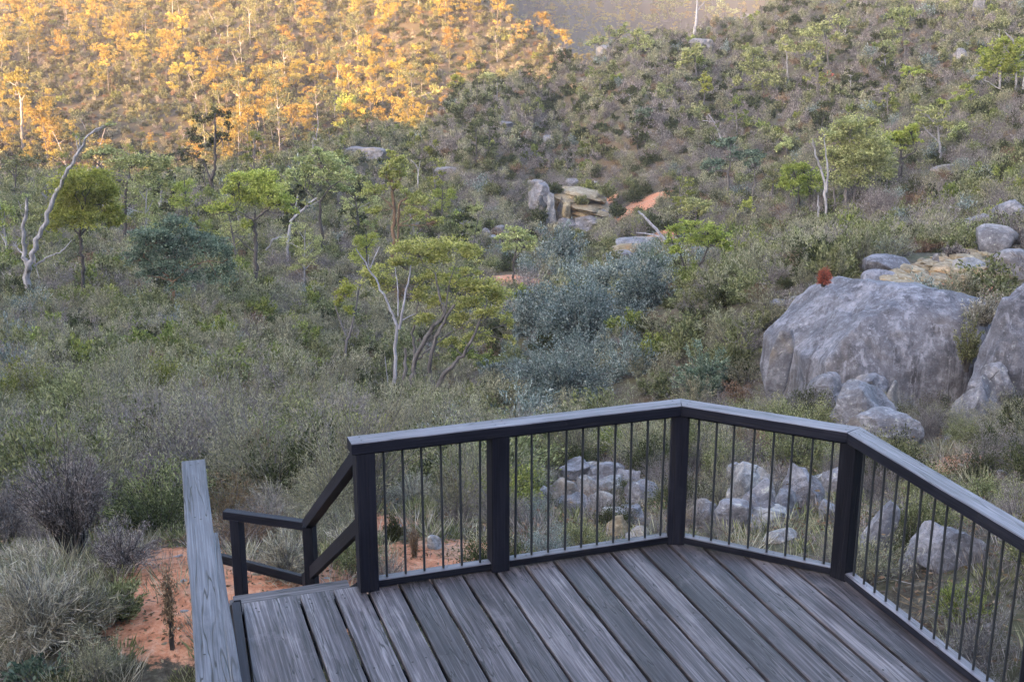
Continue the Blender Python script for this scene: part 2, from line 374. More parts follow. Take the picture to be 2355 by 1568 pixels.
# ------------------------------------------------------------------ materials
M_DECK = wood_mat('weathered_deck_wood', (.013, .011, .0125), (.053, .045, .051), (.16, .142, .152), rough=.62, crack=.9)
M_CAPTOP = wood_mat('weathered_skylit_rail_top', (.034, .032, .039), (.076, .071, .086), (.14, .134, .155), rough=.55, crack=.7, scale=1.3)  # weathered grey; its lighter tone also carries sky reflection on upward faces
M_DARKW = wood_mat('dark_stained_wood', (.003, .0034, .007), (.006, .0066, .0125), (.013, .0135, .021), rough=.6, crack=.5, scale=1.2, spec=.14)
M_GREYW = wood_mat('silvered_wood', (.029, .030, .037), (.064, .065, .079), (.118, .119, .14), rough=.65, crack=1.0, scale=1.6)
M_REDW = wood_mat('brown_red_wood', (.008, .004, .004), (.016, .008, .008), (.03, .018, .016), rough=.5, crack=.4)
m = NM('painted_steel_rod'); b = m.n('ShaderNodeBsdfPrincipled', i_Base_Color=(.03, .034, .040, 1), i_Roughness=.38, i_Metallic=.35); M_ROD = m.finish(b.outputs[0])
m = NM('rusty_nail'); b = m.n('ShaderNodeBsdfPrincipled', i_Base_Color=(.012, .011, .012, 1), i_Roughness=.6, i_Metallic=.4); M_NAIL = m.finish(b.outputs[0])

# ------------------------------------------------------------------ the deck
P1 = np.array([-.903, 7.158]); tu1, tu2, tu3 = .323, -.475, -1.251
un = lambda t: np.array([math.cos(t), math.sin(t)])
u1, u2, u3 = un(tu1), un(tu2), un(tu3)
P2 = P1+u1*.859; P3 = P1+u1*2.122; P4 = P3+u2*1.131
e1 = np.array([-u3[1], u3[0]])          # across the boards, to the right along the far edge
loc = lambda q: ((q-P1) @ e1, (q-P1) @ u3)
deck = empty('viewing_deck', (float(P1[0]), float(P1[1]), 0))
tag(deck, 'weathered grey plank deck with dark gaps inside the railing', 'deck')
aL3 = loc(P3)[0]; aL4, bL4 = loc(P4)
DECKLEN = 4.6
def far_edge(a):
    if a <= aL3: return loc(P3)[1]*a/aL3 - .045
    return loc(P3)[1] + (a-aL3)*(bL4-loc(P3)[1])/(aL4-aL3) - .045
# board gaps measured on the photograph's far edge
gaps = [at_z(x, y, 0)[:2] for x, y in ((694.6,1392),(771.6,1376),(848,1363),(920,1349),(992,1333),(1064,1321),(1140,1315),(1204,1297),(1272,1287),(1340,1275),(1402,1267),(1466,1255),(1536,1249))]
ga_ = [loc(g)[0] for g in gaps]
left = loc(at_z(556, 1400, 0)[:2])[0]
edges = [left]+ga_
while edges[-1] + .205 < aL4 + .1: edges.append(edges[-1]+.203)
edges[-1] = aL4+.06
# nails rows along joists
rows_b = [loc(at_z(896, 1529, 0)[:2])[1], .16, .16+.9*0]
rows_b = sorted({round(rows_b[0]-.9*k, 3) for k in range(-3, 3)} )
nails_v, nails_f = [], []
for i in range(len(edges)-1):
    a, b_ = edges[i]+.0105, edges[i+1]-.0105
    w = b_-a; mid = (a+b_)/2
    f0, f1 = far_edge(a), far_edge(b_)
    A = P1 + e1*mid + u3*((f0+f1)/2); B = P1 + e1*mid + u3*DECKLEN
    r = random.Random(100+i)
    zt = -.0225 + r.uniform(-.002, .002)
    # length axis from the near end to the far end, so that 'ends' slants the far end
    o = beam('plank', (B[0], B[1], zt), (A[0], A[1], zt), w, .045, [M_DECK], deck, seg=26, rough=.0022, ch=.005, ends=(f1-f0), rs=i)
    if i == 0:
        nl_ = loc(at_z(578, 1568, 0)[:2]); dl_ = (left - nl_[0])/nl_[1]*DECKLEN
        for v_ in o.data.vertices:
            if v_.co.y > 0: v_.co.y += dl_*(1-v_.co.x/DECKLEN)
    for rb in rows_b + [None]:
        for q in (.22, .78):
            aa = a + w*q + r.uniform(-.012, .012)
            bb = (rb if rb is not None else far_edge(aa)+.13) + r.uniform(-.014, .014)
            if bb < far_edge(aa)+.05: continue
            c0 = P1 + e1*aa + u3*bb; k0 = len(nails_v)
            nails_v += [(c0[0]+.0075*math.cos(t*math.pi/4), c0[1]+.0075*math.sin(t*math.pi/4), .0035) for t in range(8)]
            nails_f.append(tuple(range(k0, k0+8)))
me = bpy.data.meshes.new('nail_heads'); me.from_pydata(nails_v, [], nails_f); me.materials.append(M_NAIL); me.update()
o = link(bpy.data.objects.new('nail_heads', me), deck); o.location = (-float(P1[0]), -float(P1[1]), 0); o['kind'] = 'stuff'
# joists and rim under the boards
for rb in rows_b:
    A = P1 + e1*(left+.03) + u3*rb; B = P1 + e1*(aL4) + u3*rb
    if rb > .1: beam('joist', (A[0], A[1], -.13), (B[0], B[1], -.13), .05, .16, [M_DARKW], deck)
q0 = P1 + e1*left - u3*.02; 
beam('fascia_board', (q0[0], q0[1], -.14), (*(P1+u1*0-u3*.0)[:2], -.14), .04, .18, [M_DARKW], deck)
beam('fascia_board', (P1[0], P1[1], -.14), (P3[0], P3[1], -.14), .04, .18, [M_DARKW], deck)
beam('fascia_board', (P3[0], P3[1], -.14), (P4[0], P4[1], -.14), .04, .18, [M_DARKW], deck)
Pe = P4 + u3*DECKLEN
beam('fascia_board', (P4[0], P4[1], -.14), (Pe[0], Pe[1], -.14), .04, .18, [M_DARKW], deck)
ql = P1 + e1*(left-.03)
ke = ql + u3*DECKLEN - e1*dl_
beam('side_kerb', (ke[0], ke[1], -.02), (ql[0], ql[1], -.02), .05, .12, [M_DARKW], deck, seg=6, rough=.002)
for q in (P1, P3, P4, ql, P4+u3*2.2, ql+u3*2.2):
    gz = height(q[0], q[1])[0]
    beam('support_post', (q[0], q[1], gz-.3), (q[0], q[1], -.21), .11, .11, [M_DARKW], deck, up=(1, 0, 0))

# ------------------------------------------------------------------ the railing round the deck
H = 1.0
rail = empty('deck_railing', (float(P1[0]), float(P1[1]), 0))
tag(rail, 'dark timber railing with thin vertical steel rods around the deck', 'railing')
PE = P4 + u3*3.3
def post(q, ang, h=.93, w=.118, name='post', mats=None, z0=0.002):
    o = beam(name, (q[0], q[1], z0), (q[0], q[1], h), w, w, mats or [M_DARKW], rail, up=(math.cos(ang), math.sin(ang), 0), seg=5, rough=.0015, ch=.006)
    return o
post(P1, tu1); post(P2, tu1); post(P3, (tu1+tu2)/2); post(P4, (tu2+tu3)/2); post(P4+u3*1.75, tu3)
def mitre_cap(A, B, tA, tB, name, W=.135, T=.075, z=H):
    """rail cap from A to B with mitred ends; tA/tB: directions of the joint lines (None = square)"""
    d = (B-A)/np.linalg.norm(B-A); nn = np.array([-d[1], d[0]])
    vs = []; N = 14; r = random.Random(len(name)+int(A[0]*100))
    def endpt(Pp, jd, side):
        if jd is None: return Pp + nn*side*W/2
        # intersection of the cap edge with the joint line through Pp
        M2 = np.array([d, -jd]).T; s = np.linalg.solve(M2, -(nn*side*W/2)); return Pp + jd*s[1]
    l0, r0 = endpt(A, tA, 1), endpt(A, tA, -1); l1, r1 = endpt(B, tB, 1), endpt(B, tB, -1)
    c = .005
    for i in range(N+1):
        t = i/N; L_ = l0*(1-t)+l1*t + nn*r.uniform(-.0012, .0012); R_ = r0*(1-t)+r1*t + nn*r.uniform(-.0012, .0012)
        z1 = z + r.uniform(-.0012, .0012)
        for p_, zz in ((L_-nn*c, z-T), (R_+nn*c, z-T), (R_, z-T+c), (R_, z1-c), (R_+nn*c, z1), (L_-nn*c, z1), (L_, z1-c), (L_, z-T+c)):
            vs.append(((p_-A) @ d, (p_-A) @ nn, zz))
    fs, mi = [], []
    for i in range(N):
        for j in range(8):
            a_ = i*8+j; b_ = i*8+(j+1) % 8; fs.append((a_, b_, b_+8, a_+8)); mi.append(1 if j in (3, 4, 5) else 0)
    fs += [tuple(range(7, -1, -1)), tuple(range(N*8, N*8+8))]; mi += [0, 0]
    me = bpy.data.meshes.new(name); me.from_pydata(vs, [], fs); me.materials.append(M_DARKW); me.materials.append(M_CAPTOP)
    me.polygons.foreach_set('material_index', np.array(mi, dtype=np.int32)); me.update()
    o = link(bpy.data.objects.new(name, me), rail)
    o.location = (A[0]-P1[0], A[1]-P1[1], 0); o.rotation_euler = (0, 0, math.atan2(d[1], d[0]))
    return o
def joint(da, db):
    v = da-db; return v/np.linalg.norm(v)
gap = .0015
A0_ = P1-u1*.085
mitre_cap(A0_, P3-u1*gap, None, joint(u1, u2), 'rail_cap')
mitre_cap(P3+u2*gap, P4-u2*gap, joint(u1, u2), joint(u2, u3), 'rail_cap')
mitre_cap(P4+u3*gap, PE, joint(u2, u3), None, 'rail_cap')
rod_me = None
def rod_mesh():
    vs, fs = [], []; r = .0078; zs = (.062, .5, .93)
    for z in zs:
        for k in range(8): vs.append((r*math.cos(k*math.pi/4), r*math.sin(k*math.pi/4), z))
    for l in range(2):
        for k in range(8): fs.append((l*8+k, l*8+(k+1) % 8, l*8+8+(k+1) % 8, l*8+8+k))
    me = bpy.data.meshes.new('baluster'); me.from_pydata(vs, [], fs); me.materials.append(M_ROD)
    me.polygons.foreach_set('use_smooth', np.full(len(fs), True)); me.update(); return me
rod_me = rod_mesh()
def bay(A, B, n, ta=.06, tb=.06):
    d = (B-A)/np.linalg.norm(B-A); A_ = A+d*ta; B_ = B-d*tb
    beam('bottom_rail', (A_[0], A_[1], .036), (B_[0], B_[1], .036), .07, .05, [M_DARKW, M_CAPTOP], rail, seg=6, rough=.001, top_mat=1)
    beam('top_rail', (A_[0], A_[1], .912), (B_[0], B_[1], .912), .04, .022, [M_DARKW], rail)
    L_ = np.linalg.norm(B-A)
    for k in range(n):
        q = A + d*L_*(k+1)/(n+1)
        o = link(bpy.data.objects.new('baluster', rod_me), rail)
        o.location = (q[0]-P1[0] + random.uniform(-.002, .002), q[1]-P1[1], 0)
        o.rotation_euler = (random.uniform(-.004, .004), random.uniform(-.007, .007), 0)
bay(P1, P2, 6); bay(P2, P3, 10); bay(P3, P4, 8); bay(P4, P4+u3*1.75, 14, ta=.07); bay(P4+u3*1.75, PE, 12)
# nail holes in the cap
hv_, hf_ = [], []
def hole(q, z, r=.006):
    k = len(hv_)
    for t in range(8): hv_.append((q[0]-P1[0]+r*math.cos(t*.785), q[1]-P1[1]+r*math.sin(t*.785), z))
    hf_.append(tuple(range(k, k+8)))
for base, d in ((P1-u1*.02, u1), (P2-u1*.03, u1), (P2+u1*.03, u1), (P3-u1*.05, u1), (P3+u2*.05, u2), (P4-u2*.05, u2), (P4+u3*.05, u3), (P4+u3*1.75, u3)):
    nn = np.array([-d[1], d[0]])
    for s in (-.03, .03): hole(base+nn*s+d*.004, H+.002)
for A, B in ((P1, P2), (P2, P3), (P3, P4), (P4, P4+u3*1.75)):
    for t in (.15, .6, .88): hole(A+(B-A)*t, .0635, .005)
me = bpy.data.meshes.new('nail_heads'); me.from_pydata(hv_, [], hf_); me.materials.append(M_NAIL); me.update()
o = link(bpy.data.objects.new('nail_heads', me), rail); o['kind'] = 'stuff'

# ------------------------------------------------------------------ handrail of the stairs and its landing
un3 = -u3
def on_plane_x(px, py, O, d):       # sight line meets the vertical plane through O along d
    r_ = raydir(px, py); M2 = np.array([[r_[0], -d[0]], [r_[1], -d[1]]]); t, s = np.linalg.solve(M2, O[:2])
    return np.array([r_[0]*t, r_[1]*t, CAMZ+r_[2]*t])
stair = empty('stair_handrail', (float(P1[0]), float(P1[1]), 0))
tag(stair, 'dark brown handrail running down the stairs then level along the landing', 'handrail')
Oh = P1 + np.array([-.0, .06])
K = on_plane_x(706, 1207, Oh, un3); K2 = on_plane_x(700, 1333, Oh, un3)
zmid = K[2]-.47
top0 = np.array([Oh[0], Oh[1], .90]) + np.r_[un3*.03, 0]; 
Lv = at_z(517, 1181, K[2]); Lm = at_z(500, 1281, K2[2])
mid0 = np.array([Oh[0]+un3[0]*.03, Oh[1]+un3[1]*.03, .43])
perp = np.array([0, 0, 1])
beam('top_rail', top0, K, .075, .09, [M_DARKW], stair, seg=6, rough=.0015)
beam('top_rail', K, Lv, .075, .075, [M_DARKW], stair, seg=5, rough=.001)
beam('mid_rail', mid0, K2, .045, .10, [M_DARKW], stair, seg=6, rough=.0015)
beam('mid_rail', K2, Lm, .045, .085, [M_DARKW], stair, seg=5, rough=.001)
ldir = (Lv-K)/np.linalg.norm(Lv-K)
for q in (K + np.r_[-un3*.12, 0] + ldir*-.0, K + ldir*np.linalg.norm(Lv-K)*.86):
    gz = height(q[0], q[1])[0]
    beam('post', (q[0], q[1], gz-.25), (q[0], q[1], K[2]-.03 if abs(q[0]-K[0]) > .3 else K[2]+.05), .09, .09, [M_DARKW], stair, up=(ldir[0], ldir[1], 0), seg=4, rough=.001)
# the flight of steps itself
steps = empty('timber_stairs', (float(P1[0]), float(P1[1]), 0))
tag(steps, 'grey timber steps going down from the deck to the orange path', 'stairs')
drop = K[2]-.90; run = np.linalg.norm(K[:2]-Oh)
wid = -left-.04
for k in range(8):
    f = (k+.6)/8.5; z = drop*(k+1)/9
    c0 = P1 + un3*(.16+run*f) - e1*.05; c1 = c0 - e1*wid
    beam('tread', (c0[0], c0[1], z), (c1[0], c1[1], z), .26, .04, [M_DECK], steps, seg=4, rough=.002, rs=k)
for s in (.03, wid+.05):
    a_ = P1 - e1*s + un3*.07; b_ = P1 - e1*s + un3*(run+.2)
    beam('stringer', (a_[0], a_[1], -.12), (b_[0], b_[1], drop-.16), .045, .24, [M_DARKW], steps)

# ------------------------------------------------------------------ near walkway rail, lower left
lr_end = at_z(444, 1058, 1.0)
wal = empty('walkway_railing', (float(lr_end[0]), float(lr_end[1]), 0))
tag(wal, 'silvery grey weathered timber rail at the left edge of the walkway', 'handrail')
nr_ = at_z(491, 1568, 1.0); wdir = (nr_-lr_end)[:2]; wdir /= np.linalg.norm(wdir); near = lr_end[:2] + wdir*4.4
def grey_beam(A, B, W, T, z, name, **kw):
    return beam(name, (B[0], B[1], z), (A[0], A[1], z), W, T, [M_GREYW], wal, **kw)
grey_beam(lr_end[:2], near, .135, .05, .975, 'rail_cap', seg=22, rough=.0028, ch=.006)
mr = at_z(490, 1224, .56); mn_ = at_z(545, 1568, .56); mdir = (mn_-mr)[:2]; mdir /= np.linalg.norm(mdir)
grey_beam(mr[:2], mr[:2]+mdir*4.2, .05, .14, .49, 'mid_rail', seg=18, rough=.003, ch=.006)
for s in (.28, 1.9):
    q = lr_end[:2]+wdir*s; gz = height(q[0], q[1])[0]
    beam('post', (q[0], q[1], gz-.2), (q[0], q[1], .948), .09, .09, [M_GREYW], wal, up=(*wdir, 0), seg=4, rough=.002)
hv_, hf_ = [], []
def hole2(px, py, r=.0065):
    q = at_z(px, py, 1.0017); k = len(hv_)
    for t in range(8): hv_.append((q[0]-lr_end[0]+r*math.cos(t*.785), q[1]-lr_end[1]+r*math.sin(t*.785), 1.0045))
    hf_.append(tuple(range(k, k+8)))
for x, y in ((438, 1070), (456, 1066), (448, 1190), (462, 1194), (470, 1505)): hole2(x, y)
me = bpy.data.meshes.new('nail_heads'); me.from_pydata(hv_, [], hf_); me.materials.append(M_NAIL); me.update()
o = link(bpy.data.objects.new('nail_heads', me), wal); o['kind'] = 'stuff'

# ------------------------------------------------------------------ rocks
M_GRAN = rock_mat('grey_granite', (.045, .043, .05), (.108, .105, .12), (.215, .21, .235), streak=0, sc=1.0)
M_BIG = rock_mat('streaked_granite', (.042, .041, .050), (.106, .104, .124), (.22, .218, .255), lichen=(.36, .37, .38), streak=.85, warmth=.12, sc=.7)
M_PALE = rock_mat('pale_quartz_rock', (.06, .059, .064), (.145, .142, .15), (.30, .29, .285), warmth=.25, sc=1.6)
M_BROWN = rock_mat('brown_flaky_stone', (.07, .054, .036), (.16, .125, .08), (.29, .24, .165), lichen=(.42, .38, .30), warm=(.36, .2, .08), warmth=.4, sc=2.0)
M_DARKR = rock_mat('dark_grey_rock', (.02, .02, .022), (.045, .045, .05), (.09, .09, .10))  # much darker grey for the slot and recessed rocks
M_YEL = rock_mat('yellow_stained_rock', (.075, .058, .038), (.165, .128, .078), (.29, .24, .165), lichen=(.5, .47, .38), warm=(.4, .2, .07), warmth=.6, sc=.5)

def ico(sub):
    import bmesh
    bm = bmesh.new(); bmesh.ops.create_icosphere(bm, subdivisions=sub, radius=1)
    v = np.array([x.co[:] for x in bm.verts]); f = np.array([[q.index for q in p.verts] for p in bm.faces]); bm.free(); return v, f
ICO = {s: ico(s) for s in (2, 3, 4, 6)}
def rock_mesh(name, rx, ry, rz, mat, seed, sub=4, cuts=9, rough=.10, boxy=.75, flute=0):
    r = np.random.default_rng(seed); v, f = ICO[sub]; v = v.copy()
    v = np.sign(v)*np.abs(v)**boxy
    for _ in range(cuts):
        nrm = r.normal(size=3); nrm[2] *= .6; nrm /= np.linalg.norm(nrm); d = r.uniform(.52, .92)
        ex = np.maximum(0, v @ nrm - d); v -= np.outer(ex*.93, nrm)
    off = Vector(r.uniform(-50, 50, 3))
    disp = np.array([mnoise.fractal(Vector(p)*1.7+off, .9, 2.1, 5) for p in v])
    n = v/np.linalg.norm(v, axis=1)[:, None]
    v += n*(disp*rough)[:, None]
    if flute:
        fl = np.array([mnoise.fractal(Vector((p[0]*5, p[1]*5, p[2]*.7))+off, .9, 2.0, 4) for p in v]); v += n*(fl*flute)[:, None]
    v *= np.array([rx, ry, rz])
    return mesh_np(name, v, f, [mat], smooth=(sub == 6 or cuts < 6))
rock_xy = []     # (x, y, radius): no shrubs inside
def rock(px, py, w, h, mat, label, seed=None, name='rock', cat='rock', group=None, depth=.8, rz=None, tilt=0, sub=4, sink=.5, ybase=None, Y=None, **kw):
    """centre px,py and size w,h on the photograph"""
    seed = seed if seed is not None else int(px*7+py*13)
    g = ground(px, py+h*.42) if Y is None else at_y(px, py+h*.42, Y)
    fd = fdist(g); s = fd/F; wm, hm = w*s, h*s
    o = link(bpy.data.objects.new(name, rock_mesh(name, wm/2*1.05, wm/2*depth, hm/2*(1+sink), mat, seed, sub, **kw)))
    yy = g[1] + wm/2*depth*.35
    o.location = (g[0]*yy/g[1], yy, g[2]+hm/2*(1-sink)*1.0)
    o.rotation_euler = (0, tilt, rz if rz is not None else random.Random(seed).uniform(-.5, .5))
    tag(o, label, cat, group); rock_xy.append((o.location[0], o.location[1], wm*.52)); rock_xy.append((o.location[0]*.94, o.location[1]*.94, wm*.3))
    return o
# the whaleback outcrop on the right
def outcrop():
    Yc = 30.3
    c = at_y(2040, 838, Yc); s = fdist(c)/F
    v, f = ICO[6]; v = v.copy()
    p = np.sign(v)*np.abs(v)**np.array([.72, .75, .8])
    off = Vector((3.3, 8.1, 1.7))
    # a sheer face on the left, an undercut and a sloping shoulder
    for nrm, d in (((-.96, -.2, .05), .86), ((-.8, -.1, .6), .80), ((-.55, -.1, .85), .88), ((-.2, -.85, .45), 1.0), ((.15, .25, 1.0), .86), ((.6, -.6, .2), 1.02)):
        nrm = np.array(nrm); nrm /= np.linalg.norm(nrm); ex = np.maximum(0, p @ nrm - d); p -= np.outer(ex*.9, nrm)
    n = v
    q = p*np.array([272*s, 2.5, 208*s])
    d1 = np.array([mnoise.fractal(Vector(a)*.55+off, .95, 2.1, 6) for a in q])
    d2 = np.array([mnoise.fractal(Vector((a[0]*2.1+a[2]*.5, a[1]*2.1, a[2]*.22))+off, .9, 2.0, 4) for a in q])
    ridg = np.array([1-abs(mnoise.noise(Vector((a[0]*.9+a[2]*.75, a[1]*.9, a[2]*.35))+off)) for a in q])
    crack = np.clip((ridg-.965)/.035, 0, 1)
    q += n*(d1*.15 + d2*.05 - crack*.07)[:, None]
    me = mesh_np('granite_outcrop', q, f, [M_BIG], smooth=True)
    o = link(bpy.data.objects.new('granite_outcrop', me)); o.location = c; o.rotation_euler = (0, R(1.5), 0)
    tag(o, 'huge smooth purple grey whaleback boulder with dark vertical streaks', 'boulder')
    for k in range(-3, 4): rock_xy.append((c[0]+k*.85, c[1], 2.3))
outcrop()
rock(2352,835,300,310, M_BIG, 'big rounded grey boulder leaning against the whaleback at the photo edge', Y=26.4, depth=.8, rz=.2, cuts=3, boxy=.9, rough=.12, sub=6, flute=.03)
rock(1790,820,50,120, M_GRAN, 'broken grey rock slab leaning on the left end of the whaleback boulder', Y=29.0, depth=.6, cuts=14, tilt=.15)
rock(1900,668,40,22, M_BIG, 'small grey knob on top of the whaleback beside the red bush', Y=31.5)
for a in [(1905,905,82,66,M_GRAN,'rounded speckled grey boulder at the foot of the whaleback, left'),(1985,955,145,95,M_GRAN,'wide domed grey boulder in front of the small boulder heap'),
          (1995,885,100,34,M_GRAN,'long low grey boulder tucked against the whaleback foot'),(2045,915,46,60,M_PALE,'pale angular stone standing between the foot boulders'),
          (2020,1005,190,80,M_GRAN,'low sloping grey slab directly above the railing corner'),(2080,965,60,40,M_GRAN,'small squarish grey rock right of the domed boulder'),
          (1985,900,70,30,M_PALE,'flat pale rock behind the domed boulder'),
          (2245,930,100,110,M_GRAN,'dark grey boulder with a tan broken lower corner'),(2285,880,80,60,M_GRAN,'grey boulder wedged above the tan cornered one'),
          (2180,1010,30,22,M_PALE,'small pale stone on the slope below the dark boulder')]:
    gy_ = ground(a[0], a[1]+a[3]*.5)[1]
    rock(a[0], a[1]+4, a[2]*1.2, a[3]*1.3, *a[4:], depth=.9, cuts=13, rough=.14, Y=min(gy_, 26.9 if a[0] < 2200 else 25.4))
for a in [(2335,505,110,75,M_GRAN,'blue grey boulder highest on the right edge'),(2245,525,95,55,M_GRAN,'dark hollowed boulder left of the highest one'),
          (2280,555,110,60,M_GRAN,'round grey boulder below the hollowed one'),(2330,612,110,60,M_GRAN,'smooth overhanging boulder above the red earth pocket'),
          (2230,612,80,28,M_PALE,'flat pale slab lying on the stony shelf'),(2150,600,18,30,M_GRAN,'small upright grey stone beside the flat pale slab'),
          (2120,555,50,34,M_GRAN,'grey boulder half hidden by scrub above the shelf'),(2035,610,110,34,M_BIG,'low grey rock sheet left of the stony shelf'),
          (2020,640,80,30,M_BIG,'low rock lip under the stony shelf'),(1835,700,60,30,M_GRAN,'grey rock in scrub left of the whaleback'),(1790,705,46,26,M_GRAN,'small rock beside scrub left of the whaleback')]:
    rock(*a, depth=.9, cuts=5, boxy=.85)
for q_ in ((2120,640),(2180,620),(2250,640),(2200,590),(2060,650)):
    g_ = ground(*q_); rock_xy.append((g_[0], g_[1], 1.6))
# broken brown stones on the shelf
r_ = random.Random(5)
brown = [mesh for mesh in (rock_mesh('stone', .20, .15, .05, M_BROWN, 900+i, 2, cuts=8, rough=.15) for i in range(6))]
for i in range(170):
    px = r_.uniform(2030, 2330); py = 665 - (px-2030)*.05 - r_.uniform(0, 1)*min(95, (px-2000)*.5)
    g = ground(px, py); s = r_.uniform(.6, 2.4)
    o = link(bpy.data.objects.new('shelf_stone', brown[i % 6])); o.location = (g[0], g[1], g[2]+.03*s); o.scale = (s, s, s*r_.uniform(.7, 1.5))
    o.rotation_euler = (r_.uniform(-.3, .3), r_.uniform(-.3, .3), r_.uniform(0, 6))
    tag(o, 'flat brown flaky stone strewn on the shelf above the whaleback boulder', 'stone', 'brown stones on the rock shelf')
# rocks seen through the rods
for a in [(1310,1165,80,40,M_GRAN,'dull grey rock under the cracked pale one'),(1440,1105,60,44,M_GRAN,'dark grey rock between the slanting and rounded rocks'),(1455,1185,70,40,M_GRAN,'dark mossy rock above the pale flat stone'),(1385,1155,60,36,M_PALE,'broken pale rock under the mossy topped one'),(1240,1148,46,36,M_PALE,'tan flat-faced stone left of the pale rock cluster'),(1285,1135,66,50,M_PALE,'cracked pale blue-grey rock under the middle bay'),
          (1330,1085,78,44,M_GRAN,'dark topped leaning rock behind the second rail bay'),(1372,1082,75,34,M_PALE,'pale ridged rock right of the dark topped one'),
          (1395,1098,90,40,M_GRAN,'long grey rock slanting down to the right'),(1345,1125,40,60,M_PALE,'narrow white upright rock in the cluster'),
          (1400,1130,95,44,M_PALE,'broad pale rock with mossy top'),(1482,1145,80,50,M_GRAN,'rounded tan grey rock left of the corner post'),
          (1410,1190,62,34,M_PALE,'split pale rock low in the second bay'),(1465,1232,56,26,M_PALE,'pale flat stone at the foot of the railing'),
          (1420,1215,50,30,M_BROWN,'brown stone below the split pale rock'),(1345,1245,40,18,M_GRAN,'small stone touching the bottom rail'),
          (1380,1015,34,34,M_GRAN,'round boulder in shade among creek bushes'),(1362,975,34,34,M_BROWN,'brown boulder just below the rail cap'),
          (1440,970,50,16,M_PALE,'thin pale stone glimpsed under the cap'),(1250,930,30,22,M_GRAN,'small rock in front of the blue bushes'),
          (998,1253,34,24,M_PALE,'lone white stone on orange earth behind the first bay')]:
    rock(a[0], a[1], a[2]*1.22, a[3]*1.22, *a[4:], depth=.9, cuts=17, boxy=.7, rough=.16)
for a in [(1740,1175,110,90,M_GRAN,'grey block wedged in the middle of the corner bay heap'),(1800,1165,70,60,M_GRAN,'blocky rock between the heap and the domed rock'),(1700,1090,60,40,M_GRAN,'angular grey rock crowning the corner bay heap'),(1905,1180,50,44,M_GRAN,'dark low rock behind the corner post'),(1715,1140,95,110,M_PALE,'tall rugged pale rock left in the corner bay heap'),(1760,1125,70,60,M_GRAN,'jagged grey rock at the top of the corner bay heap'),
          (1838,1135,115,84,M_GRAN,'large smooth domed rock in the corner bay'),(1690,1195,80,62,M_GRAN,'low blue grey rock at the bottom of the heap'),
          (1760,1200,90,44,M_PALE,'broken pale rock below the domed rock'),(1880,1112,40,30,M_PALE,'small pale rock behind the domed rock'),
          (1917,1110,52,76,M_GRAN,'pointed grey rock beside the corner post'),(1615,1185,60,50,M_GRAN,'rounded grey rock right of the middle post'),
          (1585,1190,34,34,M_BROWN,'tan rock touching the middle post'),(1850,1035,70,34,M_GRAN,'grey rock half covered by scrub higher up'),
          (1800,1235,70,24,M_PALE,'flat pale stone just above the bottom rail')]:
    rock(a[0], a[1], a[2]*1.2, a[3]*1.15, *a[4:], depth=.95, cuts=15, boxy=.72, rough=.16)
for a in [(2000,1225,85,140,M_GRAN,'upright fin of grey rock right of the corner post',.45),(2172,1262,170,100,M_GRAN,'broad domed grey boulder beyond the right rods',0),
          (2140,1212,36,28,M_GRAN,'small round stone behind the domed boulder',0),(2095,1300,60,30,M_GRAN,'low rock joined to the left of the domed boulder',0),
          (2300,1090,26,16,M_PALE,'small pale stone on the reddish slope',0),(2262,1135,40,24,M_GRAN,'low grey stone under the sloping cap',0)]:
    rock(*a[:6], depth=.8, cuts=7, boxy=.85, tilt=a[6], rough=.12)
# middle distance: the dry waterfall and ledges
for k, a in enumerate([(1345,486,165,72,M_BROWN,'brown weathered cliff behind the waterfall ledges',109.5),(1266,498,34,84,M_PALE,'pale streaked waterfall rock face',105.5),(1285,500,22,74,M_DARKR,'dark slot rock beside the pale waterfall face',106.5),
          (1302,497,34,56,M_YEL,'tan pillar right of the waterfall face',105.5),(1240,448,60,40,M_GRAN,'dark grey outcrop left of the pale waterfall face',107.5),
          (1350,452,130,16,M_YEL,'long top layered ledge above the waterfall',108),(1345,466,150,15,M_BROWN,'second brown layered ledge above the waterfall',107.4),
          (1352,480,120,15,M_YEL,'third tan ledge beside the waterfall',106.8),(1345,496,100,18,M_BROWN,'lowest brown ledge beside the waterfall',106.2),
          (1348,514,74,30,M_GRAN,'grey slab beneath the brown ledges',105),(1305,520,56,30,M_GRAN,'smooth grey rock at the pool edge',104.5),
          (1385,505,46,34,M_GRAN,'dark grey block right of the grey slab',105.4),(1248,468,34,30,M_DARKR,'dark recessed rock left of the waterfall lip',107)]):
    rock(*a[:6], depth=1.4 if a[2] > 40 else 1.8, cuts=14, boxy=.7, rough=.16, sub=4, Y=a[6], seed=300+k, rz=0.0, tilt=.14 if a[2] > 90 else .03)
